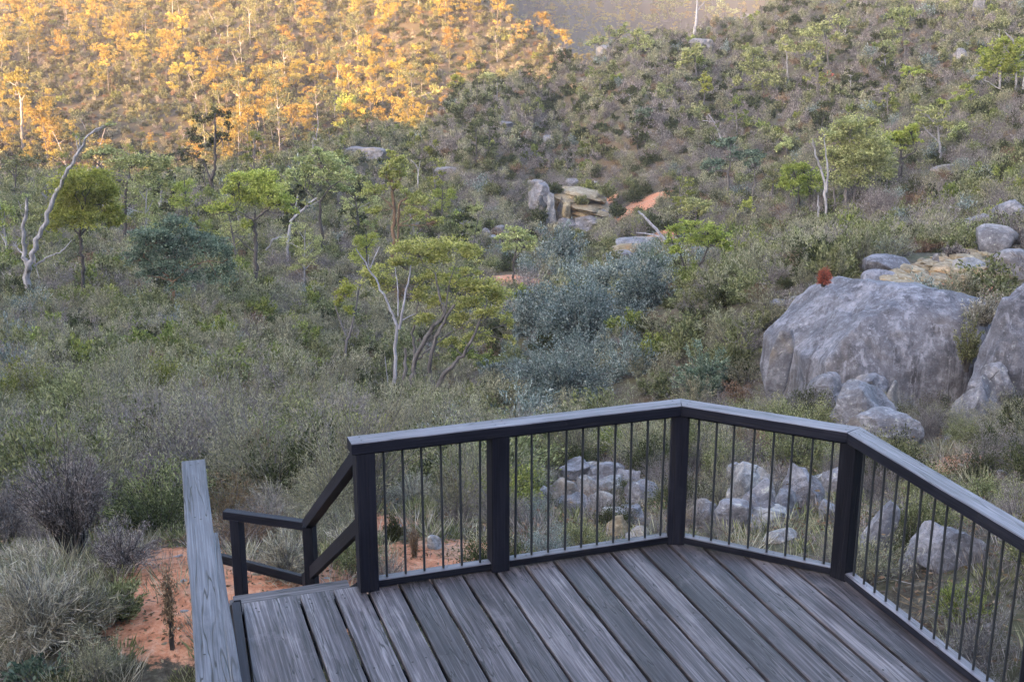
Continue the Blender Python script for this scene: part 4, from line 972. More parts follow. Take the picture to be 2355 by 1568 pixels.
# right hillside
for a in [
 ('slim trunked green tree with three crown pads on the middle right', (1674,470), [[(1674,470,6),(1674,395,5),(1680,372,3)],[(1729,455,5),(1735,415,4)]], c3((360,900,80,45),(290,1010,80,50),(440,960,60,45),(550,1000,65,70),(250,1040,50,40),(520,950,60,35),(400,870,40,30)), L_TEAL, B_GREY, .8),
 ('largest rounded grey green tree clump on the right hillside', (1948,478), [[(1942,478,9),(1946,430,8),(1950,380,6)],[(1960,470,7),(1975,410,5),(1990,360,3)],[(1920,475,5),(1915,420,4)],[(1985,475,5),(2000,430,3)]],
   c3((1170,840,150,105),(1050,860,90,75),(1280,890,110,90),(1080,1000,110,90),(1250,1050,130,95),(1350,980,70,80),(1130,1110,120,70),(1180,960,130,80),(1100,790,90,60),(1350,1080,60,50),(1230,780,70,50),(1000,950,60,50)), L_TREE, B_GREY, .85),
 ('yellow green tree pair left of the largest clump', (1836,492), [[(1836,492,6),(1836,443,5)],[(1860,485,5),(1862,440,4)]], c3((800,1070,90,60),(770,1140,80,50),(900,1120,90,65),(860,1190,80,40),(840,1030,60,35),(730,1120,50,40)), L_LIME, B_DARK, 1.0),
 ('white forked stems rising beside the largest clump', (1900,518), [[(1900,518,6),(1898,443,6),(1890,394,5),(1875,360,4),(1868,319,2)],[(1900,443,5),(1902,375,4),(1894,319,2)],[(1881,499,5),(1881,450,3)]], c3((900,880,40,25),(980,830,60,30)), L_TREE, B_WHITE, .35),
 ('flat topped green tree on a dark leaning trunk', (2070,420), [[(2070,420,10),(2072,375,9),(2071,350,6)],[(2073,365,5),(2104,349,3)]], c3((1450,840,100,45),(1500,800,60,38),(1410,870,60,38),(1460,885,90,35),(1380,840,50,30),(1540,860,40,30)), L_LIME, B_DARK, 1.1),
 ('grey green tree with pale stem behind the flat topped tree', (2163,378), [[(2163,378,6),(2160,340,5),(2156,295,3)],[(2160,330,3),(2135,305,2)]], c3((1640,740,100,55),(1600,700,80,50),(1710,690,50,45),(1580,780,60,40),(1700,780,60,40)), L_TREE, B_WHITE, .55),
 ('fresh green tree with white stems at the right frame edge', (2335,218), [[(2337,218,5),(2333,131,5),(2329,94,4),(2311,75,2)],[(2298,205,5),(2300,150,4)],[(2352,215,5),(2354,165,4)]], c3((2000,360,90,70),(2070,290,75,55),(1960,430,60,50),(2130,440,70,90),(2060,420,60,60),(2100,360,70,60),(1930,480,50,35),(2180,300,60,60)), L_LIME, B_WHITE, .95),
 ('twin topped olive tree high on the right hill', (1905,175), [[(1905,175,4),(1903,120,4),(1895,75,2)],[(1903,120,3),(1925,90,2)]], c3((870,210,70,50),(940,190,50,40),(880,300,65,55),(1060,160,80,50),(1040,240,50,45),(940,330,50,50)), L_TREE, B_GREY, .7),
 ('tall olive tree with pale slanting trunk near the top of the hill', (2079,150), [[(2079,150,5),(2080,110,4),(2077,64,3)]], c3((1440,110,90,55),(1370,310,60,55),(1440,270,40,35),(1420,180,60,50),(1510,80,50,35),(1340,370,60,40)), L_TREE, B_GREY, .65),
 ('pair of rounded olive crowns stepping down the hillside', (1755,225), [[(1755,225,5),(1750,170,4)],[(1735,200,4),(1732,150,3)]], c3((540,330,70,45),(610,400,70,50),(520,440,80,55),(600,500,85,50),(500,350,45,35),(560,560,70,40),(450,520,45,50)), L_TREE, B_GREY, .75),
 ('small tree with a pale trunk and rusty crown on the mid hill', (1812,180), [[(1812,180,4),(1809,150,3),(1808,120,2)]], c3((740,270,60,38),(760,320,50,35),(720,300,35,30)), L_TREE, B_WHITE, .8),
 ('narrow light green sapling below the skyline rocks', (1618,240), [[(1618,242,4),(1620,215,3)]], c3((255,480,40,45),(265,540,35,45),(240,560,30,35)), L_LIME, B_GREY, .8),
 ('olive tree just below the skyline stag trunk', (1600,175), [[(1600,175,4),(1598,140,3)]], c3((170,340,75,50),(200,290,40,30),(140,380,60,40),(90,400,50,30)), L_TREE, B_GREY, .75),
 ('spreading yellow green shrubby tree in the upper right', (2094,195), [[(2094,195,4),(2094,175,3)]], c3((1490,440,60,35),(1540,460,45,30),(1460,470,35,25)), L_LIME, B_GREY, .7),
 ('small round olive tree left of the largest clump', (1810,365), [[(1810,368,4),(1808,345,3)]], c3((740,890,60,42),(710,910,35,30)), L_TREE, B_GREY, .9),
 ('small vivid green sapling under the slim tree', (1715,505), [[(1717,512,3),(1716,490,3)]], c3((490,1270,50,38),(510,1240,30,28),(460,1300,30,22)), L_LIME, B_GREY, 1.0),
 ('grey green round tree above the yellow green creek tree', (1598,520), [[(1598,525,4),(1600,490,3)]], c3((190,1270,95,50),(140,1300,60,40),(240,1300,60,40)), L_TREE, B_GREY, .8),
 ('olive tree on the slope at the far right edge', (2200,335), [[(2200,335,4),(2200,310,3)]], c3((1790,810,55,50),(1760,850,50,40),(1830,850,35,30)), L_TREE, B_GREY, .8),
 ('small green tree above the right smooth slab', (2230,250), [[(2230,250,3),(2230,225,2)]], c3((1870,580,50,38),(1850,540,40,30),(1720,640,60,35),(1790,600,40,35)), L_LIME, B_GREY, .7),
 ('bright green bush tree high centre of the hillside', (1478,300), [[(1478,300,3),(1478,285,2)]], c2((1880,700,60,40),(1930,690,30,25),(1850,740,40,25)), L_TEAL, B_GREY, .9),
 ('olive tree crowning the left shoulder of the near hill', (1400,150), [[(1398,150,4),(1400,120,3)],[(1470,160,4),(1468,120,3)]], c2((1780,190,40,35),(1750,230,60,40),(1900,290,60,70),(1870,230,50,40),(1620,270,55,45),(1850,330,50,50),(1690,190,30,28)), L_TREE, B_GREY, .7),
 ('tall skyline tree with open crown near the top edge', (1545,82), [[(1545,82,4),(1543,50,3),(1535,30,2)],[(1543,50,2),(1560,30,1)]], c2((2050,60,90,55),(2030,10,50,25),(1940,130,60,45),(2080,110,60,35)), L_TREE, B_GREY, .5),
 ('bushy tree at the lit edge right of the stag trunk', (1655,45), [[(1655,48,3),(1655,30,2)]], c3((350,60,60,45),(280,80,40,35),(410,80,40,25)), L_TREE, B_GREY, .8),
]:
    T('hillside_tree', a[0], a[1], a[2], a[3], a[4], a[5], dens=a[6], limbs=True)
T('dead_tree', 'bare grey stag trunk on the skyline at the top edge', (1596, 95), [[(1594,92,9),(1600,60,6),(1601,20,5),(1604,-20,4)],[(1602,28,3),(1620,4,2)]], [], None, B_DEAD, cat='dead tree')
T('dead_tree', 'thin bare leaning pole high on the hill', (1661, 330), [[(1661,330,3),(1650,300,2.5),(1640,278,2),(1628,263,2)],[(1640,280,2),(1615,278,1)]], [], None, B_DEAD, cat='dead tree')
T('dead_tree', 'short bare white tree standing on the near ridge flank', (962, 450), [[(962,450,4),(962,400,3),(960,385,2.5),(944,368,1.5)],[(962,395,2),(966,370,1.5)]], [], None, B_WHITE, cat='dead tree')
# skyline of the near ridge, edge of the sunlight
for a in [('yellow green tree catching the last sun on the ridge line', (795,300), [[(797,302,4),(797,270,3)]], c2((90,640,75,55),(60,680,60,40),(120,620,40,35),(60,760,50,40)), L_LIME, B_DARK, .9),
          ('dark green round tree next to the sun-catching ridge tree', (850,285), [[(850,290,4),(848,260,3)]], c2((215,640,60,50),(240,600,40,35),(190,700,45,40)), L_DARK, B_DARK, 1.0),
          ('fresh green ridge shrub tree under the golden hill', (1058,215), [[(1058,218,3),(1058,200,2)]], c2((780,510,55,40),(750,540,40,30)), L_LIME, B_DARK, .9),
          ('grey green ridge tree right of the fresh green one', (1128,210), [[(1128,212,3),(1128,195,2)]], c2((960,490,65,45),(1000,520,40,30),(920,500,40,35)), L_TREE, B_GREY, .9),
          ('small dark ridge tree before the golden spur', (1300,160), [[(1300,163,3),(1300,140,2)]], c2((1430,340,45,35),(1400,380,35,25),(1340,430,25,18)), L_DARK, B_DARK, .9),
          ('pale stemmed ridge tree with loose crown', (950,250), [[(950,252,3),(948,225,2)]], c2((500,590,50,30),(640,560,50,35),(570,600,40,30)), L_TREE, B_WHITE, .7)]:
    T('ridge_tree', a[0], a[1], a[2], a[3], a[4], a[5], dens=a[6])
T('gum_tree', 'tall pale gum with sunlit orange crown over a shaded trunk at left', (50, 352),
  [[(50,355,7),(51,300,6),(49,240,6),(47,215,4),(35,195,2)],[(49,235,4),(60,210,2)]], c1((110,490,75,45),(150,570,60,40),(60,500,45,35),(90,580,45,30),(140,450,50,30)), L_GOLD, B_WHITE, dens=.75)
# blue grey creek bushes
def bush(name, label, px, py, w, h, lm, sm, ntw, nleaf, ll=None, lw=.35, Y=None, cat='bush', group=None, seed=None, **kw):
    """base centre px,py; w,h on the photograph"""
    g = ground(px, py) if Y is None else at_y(px, py, Y); s = fdist(g)/F; pm = 2.299*s
    ll = (2.8*pm) if ll is None else ll
    seed = seed or int(px*5+py*3)
    fo, st = shrub_mesh('foliage', lm, sm, seed, w*s/2, h*s, ntw, nleaf, ll, ll*lw, stem_r=kw.pop('stem_r', .35*pm+.004), **kw)
    root = empty(name, (g[0], g[1]+w*s*.2, height(g[0], g[1]+w*s*.2)[0]) if Y is None else tuple(g)); tag(root, label, cat, group)
    link(bpy.data.objects.new('foliage', fo), root); st.name = 'stems'; link(bpy.data.objects.new('stems', st), root)
    plant_xy.append((g[0], g[1]+w*s*.2, w*s*.42)); return root
for a in [('wide blue grey bush filling the creek behind the railing peak', 1300, 945, 350, 165, L_BLUE, 160, 15000),
          ('pale sage blue bush left of the railing peak', 1120, 985, 250, 125, L_SAGE, 130, 10000),
          ('large deep blue grey bush in the middle of the creek', 1340, 800, 280, 185, L_BLUED, 150, 14000),
          ('darker blue green bush at the upper creek right', 1475, 720, 200, 125, L_BLUED, 110, 9000),
          ('round teal green bush standing alone above the railing', 1622, 925, 150, 150, L_TEAL, 110, 8000),
          ('soft blue grey bush below the waterfall rocks', 1290, 615, 140, 110, L_BLUE, 80, 5000),
          ('blue grey bush at the foot of the banded rock sheet', 1400, 680, 170, 95, L_BLUE, 90, 6500),
          ('blue grey bush left in the creek by the big tree', 1225, 790, 130, 130, L_BLUE, 80, 6000),
          ('small blue grey bush behind the pale sage bush', 1130, 880, 90, 60, L_BLUE, 60, 3000),
          ('teal bush growing over the creek bank at right', 1500, 640, 110, 70, L_TEAL, 60, 4000)]:
    bush('creek_bush', *a[:6], B_GREY, a[6], int(a[7]*1.35), spread=1.1, leafy=.35, jit=.05, shell=.35, lw=.5)
for a in [('grey green shrub under the ledges beside the pale waterfall face',1385,548,70,46,L_SAGE,104),('olive shrub on top of the layered ledges',1395,452,60,34,L_OLIVE,107.5),
          ('dark shrub crowding the left side of the waterfall face',1238,520,50,50,L_DARK,105),('olive shrub in front of the waterfall pool',1330,556,60,36,L_OLIVE,103.5),('small green shrub rooted on the lowest ledge',1420,500,50,36,L_DARK,105),('dark shrub on the cliff top above the pale waterfall lip',1275,452,60,34,L_DARK,109),('olive shrub hanging over the middle ledge',1335,470,40,22,L_OLIVE,106),('grey green shrub at the foot of the waterfall face',1275,545,56,40,L_SAGE,103.5)]:
    bush('ledge_shrub', *a[:6], B_GREY, 50, 1500, Y=a[6], leafy=.3, jit=.09)
bush('red_bush', 'small round rust red bush on top of the whaleback boulder', 1893, 655, 40, 40, L_RED, B_DARK, 130, 3600, Y=30.2, ll=.045, lw=.3, spread=1.15, leafy=.35, jit=.07, shell=.75)
bush('red_bush', 'tiny red bush beside the short bare white tree', 953, 404, 12, 12, L_RED, B_DARK, 20, 160, spread=1.1)
bush('red_bush', 'tiny orange red bush alone on the hillside middle', 1177, 326, 11, 12, L_RED, B_DARK, 20, 160, spread=1.1)
bush('rusty_shrub', 'small rusty shrub high on the right hillside', 1905, 180, 22, 18, L_RED, B_DARK, 20, 200, spread=1.1)
# foreground, lower left
bush('bare_bush', 'large grey purple bare bush with dark stems at lower left', 150, 1290, 300, 270, L_GREY, B_DARK, 130, 15000, ll=.045, lw=.16, stem_r=.012, leafy=.35, jit=.05, segs=6, spread=.75, shell=.7)
bush('bare_bush', 'thin grey bare bush left of the grey walkway rail end', 350, 1215, 190, 190, L_GREY, B_GREY, 100, 9000, ll=.045, lw=.16, stem_r=.009, leafy=.3, jit=.05, segs=5, spread=.9)
bush('grass_hummock', 'big brown grey grass hummock at the lower left corner', 70, 1520, 330, 230, L_STRAW, B_GREY, 260, 9000, ll=.13, lw=.05, leafy=.0, jit=.03, droop=.12, segs=5, shell=.6)
bush('grass_hummock', 'dark grey green tussock in front of the bare bush', 190, 1480, 220, 150, L_SAGE, B_GREY, 180, 7000, ll=.09, lw=.07, leafy=.1, jit=.04, segs=5)
bush('green_shrub', 'low olive green shrub between the tussock and the path', 275, 1440, 130, 110, L_OLIVE, B_DARK, 70, 3500, ll=.05, lw=.25, leafy=.3, jit=.05)
bush('dry_sapling', 'thin upright brown dry sapling on the orange path edge', 392, 1510, 100, 240, L_BROWN, B_DARK, 22, 1100, ll=.03, lw=.35, stem_r=.005, spread=.3, leafy=.2, jit=.14, segs=6)
bush('grass_hummock', 'feathery white grass behind the level handrail', 625, 1200, 180, 90, L_STRAW, B_GREY, 200, 3500, ll=.11, lw=.05, leafy=.0, jit=.03, droop=.05, segs=5)
bush('grass_hummock', 'pale grey grass tussock seen between the handrail posts', 655, 1345, 170, 140, L_STRAW, B_GREY, 240, 5000, ll=.11, lw=.05, leafy=.0, jit=.03, droop=.1, segs=5)
bush('grass_hummock', 'pale rounded tussock behind the end of the grey rail', 415, 1225, 80, 60, L_STRAW, B_GREY, 120, 2500, ll=.09, lw=.06, leafy=.0, jit=.03)
bush('grass_hummock', 'small brown upright grass clump behind the first bay rods', 952, 1285, 46, 66, L_BROWN, B_GREY, 90, 1600, ll=.08, lw=.07, leafy=.0, spread=.4)
bush('green_shrub', 'small dark green tuft on the orange earth behind the first post', 905, 1250, 64, 66, L_DARK, B_DARK, 60, 2500, ll=.045, lw=.15, leafy=.3)
bush('grass_hummock', 'grey tussock between the first post and the stair rail', 790, 1290, 110, 90, L_STRAW, B_GREY, 140, 2600, ll=.10, lw=.05, leafy=.0)
bush('green_shrub', 'bright green low shrub beyond the right rods near the frame edge', 2215, 1440, 160, 90, L_BRIGHT, B_DARK, 90, 4500, ll=.035, lw=.2, leafy=.4)
bush('green_shrub', 'dark green shrub beside the tan cornered boulder', 2335, 1010, 110, 90, L_DARK, B_DARK, 70, 3500, leafy=.4)
bush('green_shrub', 'green shrub growing in the cleft between the two great boulders', 2222, 850, 80, 130, L_OLIVE, B_DARK, 60, 3000, Y=27.2, leafy=.3)
bush('dry_shrub', 'dry grey shrub at the top of the boulder cleft', 2262, 745, 120, 80, L_STRAW, B_GREY, 110, 3600, Y=28.2, leafy=.2)
bush('dry_shrub', 'dark twiggy shrub on the stony shelf', 2200, 600, 70, 45, L_GREY, B_DARK, 60, 2200, leafy=.3)

bush('leafy_plant', 'pale teal leafy seedling tips at the bottom left corner', 60, 1590, 200, 60, L_TEAL, B_GREY, 30, 400, ll=.07, lw=.4, leafy=.5)
bush('bare_bush', 'sprawling dark stemmed twiggy bush between the big bare bush and the path', 270, 1330, 210, 150, L_GREY, B_DARK, 80, 6000, ll=.04, lw=.16, stem_r=.009, leafy=.3, jit=.05, segs=6, spread=1.0, shell=.6)
bush('bare_bush', 'grey twiggy bush cut by the left photo edge', 10, 1260, 220, 190, L_GREY, B_GREY, 80, 8000, ll=.045, lw=.16, stem_r=.009, leafy=.3, jit=.06, segs=5)
bush('green_shrub', 'yellow green shrub at the left edge above the bare bushes', 30, 1150, 160, 130, L_BRIGHT, B_DARK, 70, 4500, ll=.05, lw=.3, leafy=.5, jit=.08)

# ------------------------------------------------------------------ scattered shrubs
def keep(x, y):
    ok = np.ones(len(x), bool)
    for (a, b, r) in rock_xy: ok &= (x-a)**2+(y-b)**2 > r*r
    for (a, b, r) in plant_xy: ok &= (x-a)**2+(y-b)**2 > r*r
    # clear of the deck and of the walk to it
    q = np.stack([x, y], 1)-P1; la = q @ e1; lb = q @ u3
    ok &= ~((la > left-.9) & (la < aL4+.8) & (lb > -.9))
    ok &= ~((la > left-.5) & (la < .5) & (lb > -3.6))
    return ok
def jgrid(y0, y1, step, margin=1.12):
    xs, ys = [], []
    y = y0
    while y < y1:
        hw = (.405*y*1.06+1.5)*margin; x = np.arange(-hw, hw, step); 
        xs.append(x+rng.uniform(-.48, .48, len(x))*step); ys.append(y+rng.uniform(-.48, .48, len(x))*step); y += step
    return np.concatenate(xs), np.concatenate(ys)
kinds = list(KIN)
def choose(x, y, z):
    """which plant grows where: patches by world noise and the part of the valley"""
    px, py = to_px(x, y, z); n = len(x)
    w = np.tile(np.array([.26, .18, .04, .20, .12, .02, .08, .10]), (n, 1))      # sage olive bright twiggy dark blue brown straw
    nz = fbm(x, y, 21, 2, .12); nz2 = fbm(x, y, 22, 2, .3)
    w[:, 0] += .35*np.clip(nz, 0, 1); w[:, 3] += .3*np.clip(-nz, 0, 1); w[:, 2] += .14*np.clip(nz2-.4, 0, 1); w[:, 1] += .2*np.clip(nz2, 0, 1)
    leftlow = (px < 1150) & (y < 60); w[leftlow, 2] += .08; w[leftlow, 0] += .22
    creek = (px > 1180) & (px < 1560) & (y > 30) & (y < 90); w[creek, 5] += .5
    hill = (y > 85) & (y < 225) & (px > 1000); w[hill, 4] += .28; w[hill, 3] += .36; w[hill, 6] += .06; w[hill, 1] -= .06; w[hill, 7] = .02; w[hill, 2] = .03
    lefthill = (y > 85) & (px < 1000); w[lefthill, 1] += .25; w[lefthill, 4] += .1
    right = (px > 1500) & (y < 50); w[right, 4] += .1; w[right, 3] += .12; w[right, 7] *= .3; w[right, 1] += .12; w[right, 2] *= .3
    w /= w.sum(1, keepdims=True); cdf = np.cumsum(w, 1); u = rng.uniform(size=n)
    return (u[:, None] > cdf).sum(1)
LBL = {'sage': 'feathery grey green shrub', 'olive': 'olive leafy shrub', 'bright': 'yellow green leafy shrub', 'twiggy': 'bare grey purple twiggy shrub',
       'dark': 'dark green rounded shrub', 'blue': 'blue grey shrub', 'brown': 'dry brown shrub', 'straw': 'straw pale grass tussock'}
SNAME = {'sage': 'feathery_shrub', 'olive': 'olive_shrub', 'bright': 'bright_shrub', 'twiggy': 'twiggy_shrub', 'dark': 'dark_shrub', 'blue': 'blue_grey_shrub', 'brown': 'dry_shrub', 'straw': 'grass_tussock'}
def region(px, py):
    if py > 1000:
        if px < 300: return 'round the large bare bush at lower left'
        if px < 470: return 'beside the end of the grey walkway rail'
        if px < 830: return 'behind the stair handrail'
        if px < 1150: return 'seen through the rods of the first bay'
        if px < 1550: return 'seen through the rods of the second bay'
        if px < 1940: return 'seen through the rods of the corner bay'
        return 'below and beyond the sloping right rail cap'
    if px < 420: return 'on the scrubby slope above the bare bush'
    if px < 840: return 'between the grey rail end and dead white tree'
    if px < 1180: return 'at the feet of the dead white tree'
    if px < 1560: return 'at the creek just above the rail cap'
    if px < 1850: return 'round the lone teal bush above the rail peak'
    return 'among the rocks at the foot of the whaleback boulder'
def hill_region(px, py):
    if px < 420: return 'behind the bare white gum'
    if px < 700: return 'behind the tall dark open tree'
    if px < 950: return 'above the bare ridge slab'
    return 'on the spur beside the dark distant hill'
def scrub_region(px, py):
    if px < 330: return 'behind the round bright tree at far left'
    if px < 640: return 'round the tall dark open tree'
    if px < 950: return 'below the bare ridge slab'
    if px < 1350: return 'above the waterfall rocks'
    if px < 1800: return 'between the waterfall rocks and the skyline stag'
    return 'on the upper right hillside'
pts_near = []
x, y = jgrid(7.5, 30, .82, 1.55); z = height(x, y); px, py = to_px(x, y, z)
ok = keep(x, y) & (px > -800) & (px < 3300)
so = soil_at(x, y); ok &= rng.uniform(size=len(x)) > so*1.25
sparse = (px > 1950) & (y < 24); ok &= ~(sparse & (rng.uniform(size=len(x)) < .22))
ok &= ~((px > 1020) & (px < 1500) & (y > 23) & (rng.uniform(size=len(x)) < .7))
x, y, z, px, py = x[ok], y[ok], z[ok], px[ok], py[ok]; ki = choose(x, y, z)
order = np.argsort(y)
small_right = (px > 1850) | (y < 10.5)
count = {}
mass = {0: [], 1: [], 2: [], 3: []}
for i in order:
    kn = kinds[ki[i]]; v = rng.integers(0, LOD[0][4]); fo, st = TEMPL[kn, 0][v]
    sc = rng.uniform(.65, 1.2)*(1.0 if y[i] > 15 else .72)*(.78 if small_right[i] else 1)*(.6 if 1180 < px[i] < 1960 and y[i] < 19 else 1)*(1.3 if px[i] < 1150 and y[i] > 14 else 1); rz = rng.uniform(0, 6.28)
    if px[i] > -60 and px[i] < 2420 and count.get(kn, 0) < 290:
        count[kn] = count.get(kn, 0)+1
        o = link(bpy.data.objects.new(SNAME[kn], fo)); o.location = (x[i], y[i], z[i]-.04); o.rotation_euler = (rng.normal()*.06, rng.normal()*.06, rz); o.scale = (sc, sc, sc*rng.uniform(.8, 1.2))
        reg = region(px[i], py[i]-25); tag(o, LBL[kn]+' '+reg, 'grass' if kn == 'straw' else 'shrub', SNAME[kn].replace('_', ' ')+'s '+reg)
        c = link(bpy.data.objects.new('stems', st), o)
    else: mass[0].append((x[i], y[i], z[i]-.04, rz, sc, ki[i]))
print('near individuals', count)
for lod, y0, y1, step, szs in ((1, 30, 62, 1.0, (.75, 1.35)), (2, 62, 128, 1.25, (.75, 1.5)), (3, 128, 232, 1.55, (.8, 1.7))):
    x, y = jgrid(y0, y1, step, 1.45 if y0 < 100 else 1.2); z = height(x, y); px, py = to_px(x, y, z)
    ok = keep(x, y) & (px > -700) & (px < 3100) & ~((px > 1080) & (px < 1560) & (y > 30) & (y < 62) & (rng.uniform(size=len(x)) < .55)); ok &= rng.uniform(size=len(x)) > soil_at(x, y)*1.1
    x, y, z = x[ok], y[ok], z[ok]; k = choose(x, y, z)
    for i in range(len(x)): mass[lod].append((x[i], y[i], z[i]-.06, rng.uniform(0, 6.28), rng.uniform(*szs), k[i]))
# golden hill undergrowth and the far hill
x, y = jgrid(232, 420, 1.9); z = height(x, y); ok = rng.uniform(size=len(x)) < .9
x, y, z = x[ok], y[ok], z[ok]; k = choose(x, y, z)
k = np.where(rng.uniform(size=len(k)) < .5, rng.choice([4, 4, 1, 6], len(k)), k)
for i in range(len(x)): mass[3].append((x[i], y[i], z[i]-.1, rng.uniform(0, 6.28), rng.uniform(.8, 2.0), k[i]))
names = {0: 'near_scrub', 1: 'creekside_scrub', 2: 'middle_scrub', 3: 'hill_scrub'}
for lod, rows in mass.items():
    if not rows: continue
    a = np.array(rows); ms = [t for kn in kinds for t in TEMPL[kn, lod]]; nv = LOD[lod][4]
    n = len(a); ids = a[:, 5].astype(int)*nv + rng.integers(0, nv, n)
    sc = np.stack([a[:, 4], a[:, 4], a[:, 4]*rng.uniform(.75, 1.25, n)], 1)
    instancer(names[lod], a[:, :3], np.stack([rng.normal(size=n)*.07, rng.normal(size=n)*.07, a[:, 3]], 1), sc, ids, ms,
              {0: 'mixed low scrub at the edges of the near slope', 1: 'mixed grey green scrub round the creek', 2: 'mixed scrub over the valley floor and lower hill', 3: 'dense dark heath covering the hillsides'}[lod])
# low ground cover: fine tufts, twigs and pebbles
def tuft(seed, lm, n, R_, H_, w_):
    r = np.random.default_rng(seed); th = r.uniform(0, 6.28, n); rr = R_*np.sqrt(r.uniform(0, 1, n)); c = np.stack([rr*np.cos(th), rr*np.sin(th), H_*r.uniform(.15, .5, n)], 1)
    d = np.stack([np.cos(th)*.5+r.normal(size=n)*.3, np.sin(th)*.5+r.normal(size=n)*.3, np.full(n, 1.0)], 1)
    v, f = leaves(c, d, H_*r.uniform(.5, 1.2, n), w_, r); return mesh_np('tuft', v, f, [lm])
def twigs(seed, n):
    r = np.random.default_rng(seed); c = np.c_[r.normal(size=(n, 2))*.2, np.full(n, .012)]; d = np.c_[r.normal(size=(n, 2)), r.normal(size=n)*.1]
    v, f = leaves(c, d, r.uniform(.05, .3, n), .007, r); return mesh_np('twigs', v, f, [L_BROWN if seed % 2 else L_GREY])
def flakes(seed, n):
    r = np.random.default_rng(seed); c = np.c_[r.normal(size=(n, 2))*.25, r.uniform(.006, .02, n)]; d = np.c_[r.normal(size=(n, 2)), r.normal(size=n)*.25]
    v, f = leaves(c, d, .045, .022, r); return mesh_np('flakes', v, f, [L_BROWN])
gm = [tuft(1, L_SAGE, 90, .22, .22, .006), tuft(2, L_STRAW, 110, .2, .26, .005), tuft(3, L_OLIVE, 120, .22, .14, .012), tuft(4, L_GREY, 90, .22, .2, .005), twigs(5, 30), twigs(6, 30), flakes(7, 60), flakes(8, 60)] + peb
x, y = jgrid(6, 34, .30); z = height(x, y); so = soil_at(x, y); n = len(x)
q = np.stack([x, y], 1)-P1; la = q @ e1; lb = q @ u3; ok = ~((la > left) & (la < aL4) & (lb > 0))
wts = np.array([.2, .16, .14, .16, .10, .10, .07, .05, .005, .005, .005, .005]); wts /= wts.sum()
ids = rng.choice(len(gm), n, p=wts); ss = rng.uniform(.6, 1.5, n)
pxx, _p = to_px(x, y, z); ids = np.where((pxx > 1180) & (ids < 3) & (rng.uniform(size=n) < .85), rng.choice([0, 2, 3, 3, 6, 7, 4], n), ids)
bare = so > .55; ids[bare] = rng.choice([4, 5, 6, 7, 6, 7, 5, 4, 1, 3, 0, 9, 10, 11], bare.sum()); ok &= ~(bare & (rng.uniform(size=n) < .12))
instancer('ground_cover', np.c_[x, y, z-.01][ok], np.c_[np.zeros(n), np.zeros(n), rng.uniform(0, 6.28, n)][ok], np.repeat(ss[:, None], 3, 1)[ok], ids[ok], gm, 'fine tufts, twigs, leaf litter and pebbles on the near ground')

# ------------------------------------------------------------------ trees of the golden hill, individually
def hill_tree_mesh(seed, H_, lm, bark, nl=1700, ll=.25):
    r = np.random.default_rng(seed); paths = []; lean = r.normal(size=2)*.08*H_
    top = np.array([lean[0], lean[1], H_*.8]); tr = bez(np.array([0, 0, -.4]), np.array([lean[0]*.2, lean[1]*.2, H_*.4]), top, 7); paths.append((tr, np.linspace(.10, .03, 7)))
    LV, LF, nb = [], [], 0
    nc = r.integers(6, 10)
    for k in range(nc):
        t = r.uniform(.22, 1); st = tr[int(t*6)]; a = r.uniform(0, 6.28); rr = H_*r.uniform(.08, .24)*(1.25-t*.6)
        c = st + np.array([math.cos(a)*rr, math.sin(a)*rr, H_*r.uniform(.06, .18)])
        paths.append((bez(st, (st+c)/2-[0, 0, .1], c, 4), np.linspace(.05, .02, 4)))
        rad = np.array([1, 1, .85])*H_*r.uniform(.10, .19)
        (v, f), _ = leaf_cloud(r, c, rad, int(nl/nc), ll, ll*.55); LV.append(v); LF.append(f+nb); nb += len(v)
    v, f = tubes(paths, 5)
    return mesh_np('trunk', v, f, [bark], smooth=True), mesh_np('crown', np.concatenate(LV), np.concatenate(LF), [lm])
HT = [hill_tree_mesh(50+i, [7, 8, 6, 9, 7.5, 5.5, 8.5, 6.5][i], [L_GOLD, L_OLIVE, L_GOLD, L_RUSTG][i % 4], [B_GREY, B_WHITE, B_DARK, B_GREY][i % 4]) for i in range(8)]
xs, ys = jgrid(236, 345, 4.8); z = height(xs, ys); px, py = to_px(xs, ys, z)
vis = np.zeros(len(xs), bool)
for i in range(len(xs)):
    if -60 < px[i] < 1420 and -30 < py[i]: 
        g = ground(px[i], py[i]-14); vis[i] = g[1] > 225
sel = np.nonzero(vis)[0]; sel = sel[np.argsort(ys[sel])]
cl = fbm(xs, ys, 31, 2, .06); sel = [i for i in sel if rng.uniform() < .5+.75*cl[i]+(.4 if ys[i] < 262 else 0)+(.4 if px[i] > 850 else 0)]
print('golden trees', len(sel))
far_rows = []
for j, i in enumerate(sel):
    v = int(rng.integers(0, 8)); s = rng.choice([.5, .7, .9, 1.1, 1.35])*rng.uniform(.85, 1.15)*(1.1 if ys[i] < 264 else .95); rz = rng.uniform(0, 6.28)
    if j < 290:
        root = empty('golden_tree', (xs[i], ys[i], z[i]), rz); root.scale = (s, s, s*rng.uniform(.9, 1.15))
        rg = hill_region(px[i], py[i]); tag(root, 'sunlit golden gum tree on the bright hill '+rg, 'tree', 'golden trees on the sunny slope '+rg)
        link(bpy.data.objects.new('trunk', HT[v][0]), root); link(bpy.data.objects.new('crown', HT[v][1]), root)
    else: far_rows.append((xs[i], ys[i], z[i], rz, s, v))
x, y = jgrid(345, 470, 7.0); z = height(x, y)
for i in range(len(x)): far_rows.append((x[i], y[i], z[i], rng.uniform(0, 6.28), rng.uniform(.6, 1.2), rng.integers(0, 8)))
x, y = jgrid(600, 1000, 10.0); z = height(x, y); px, py = to_px(x, y, z); ok = (px > 1000) & (px < 1900)
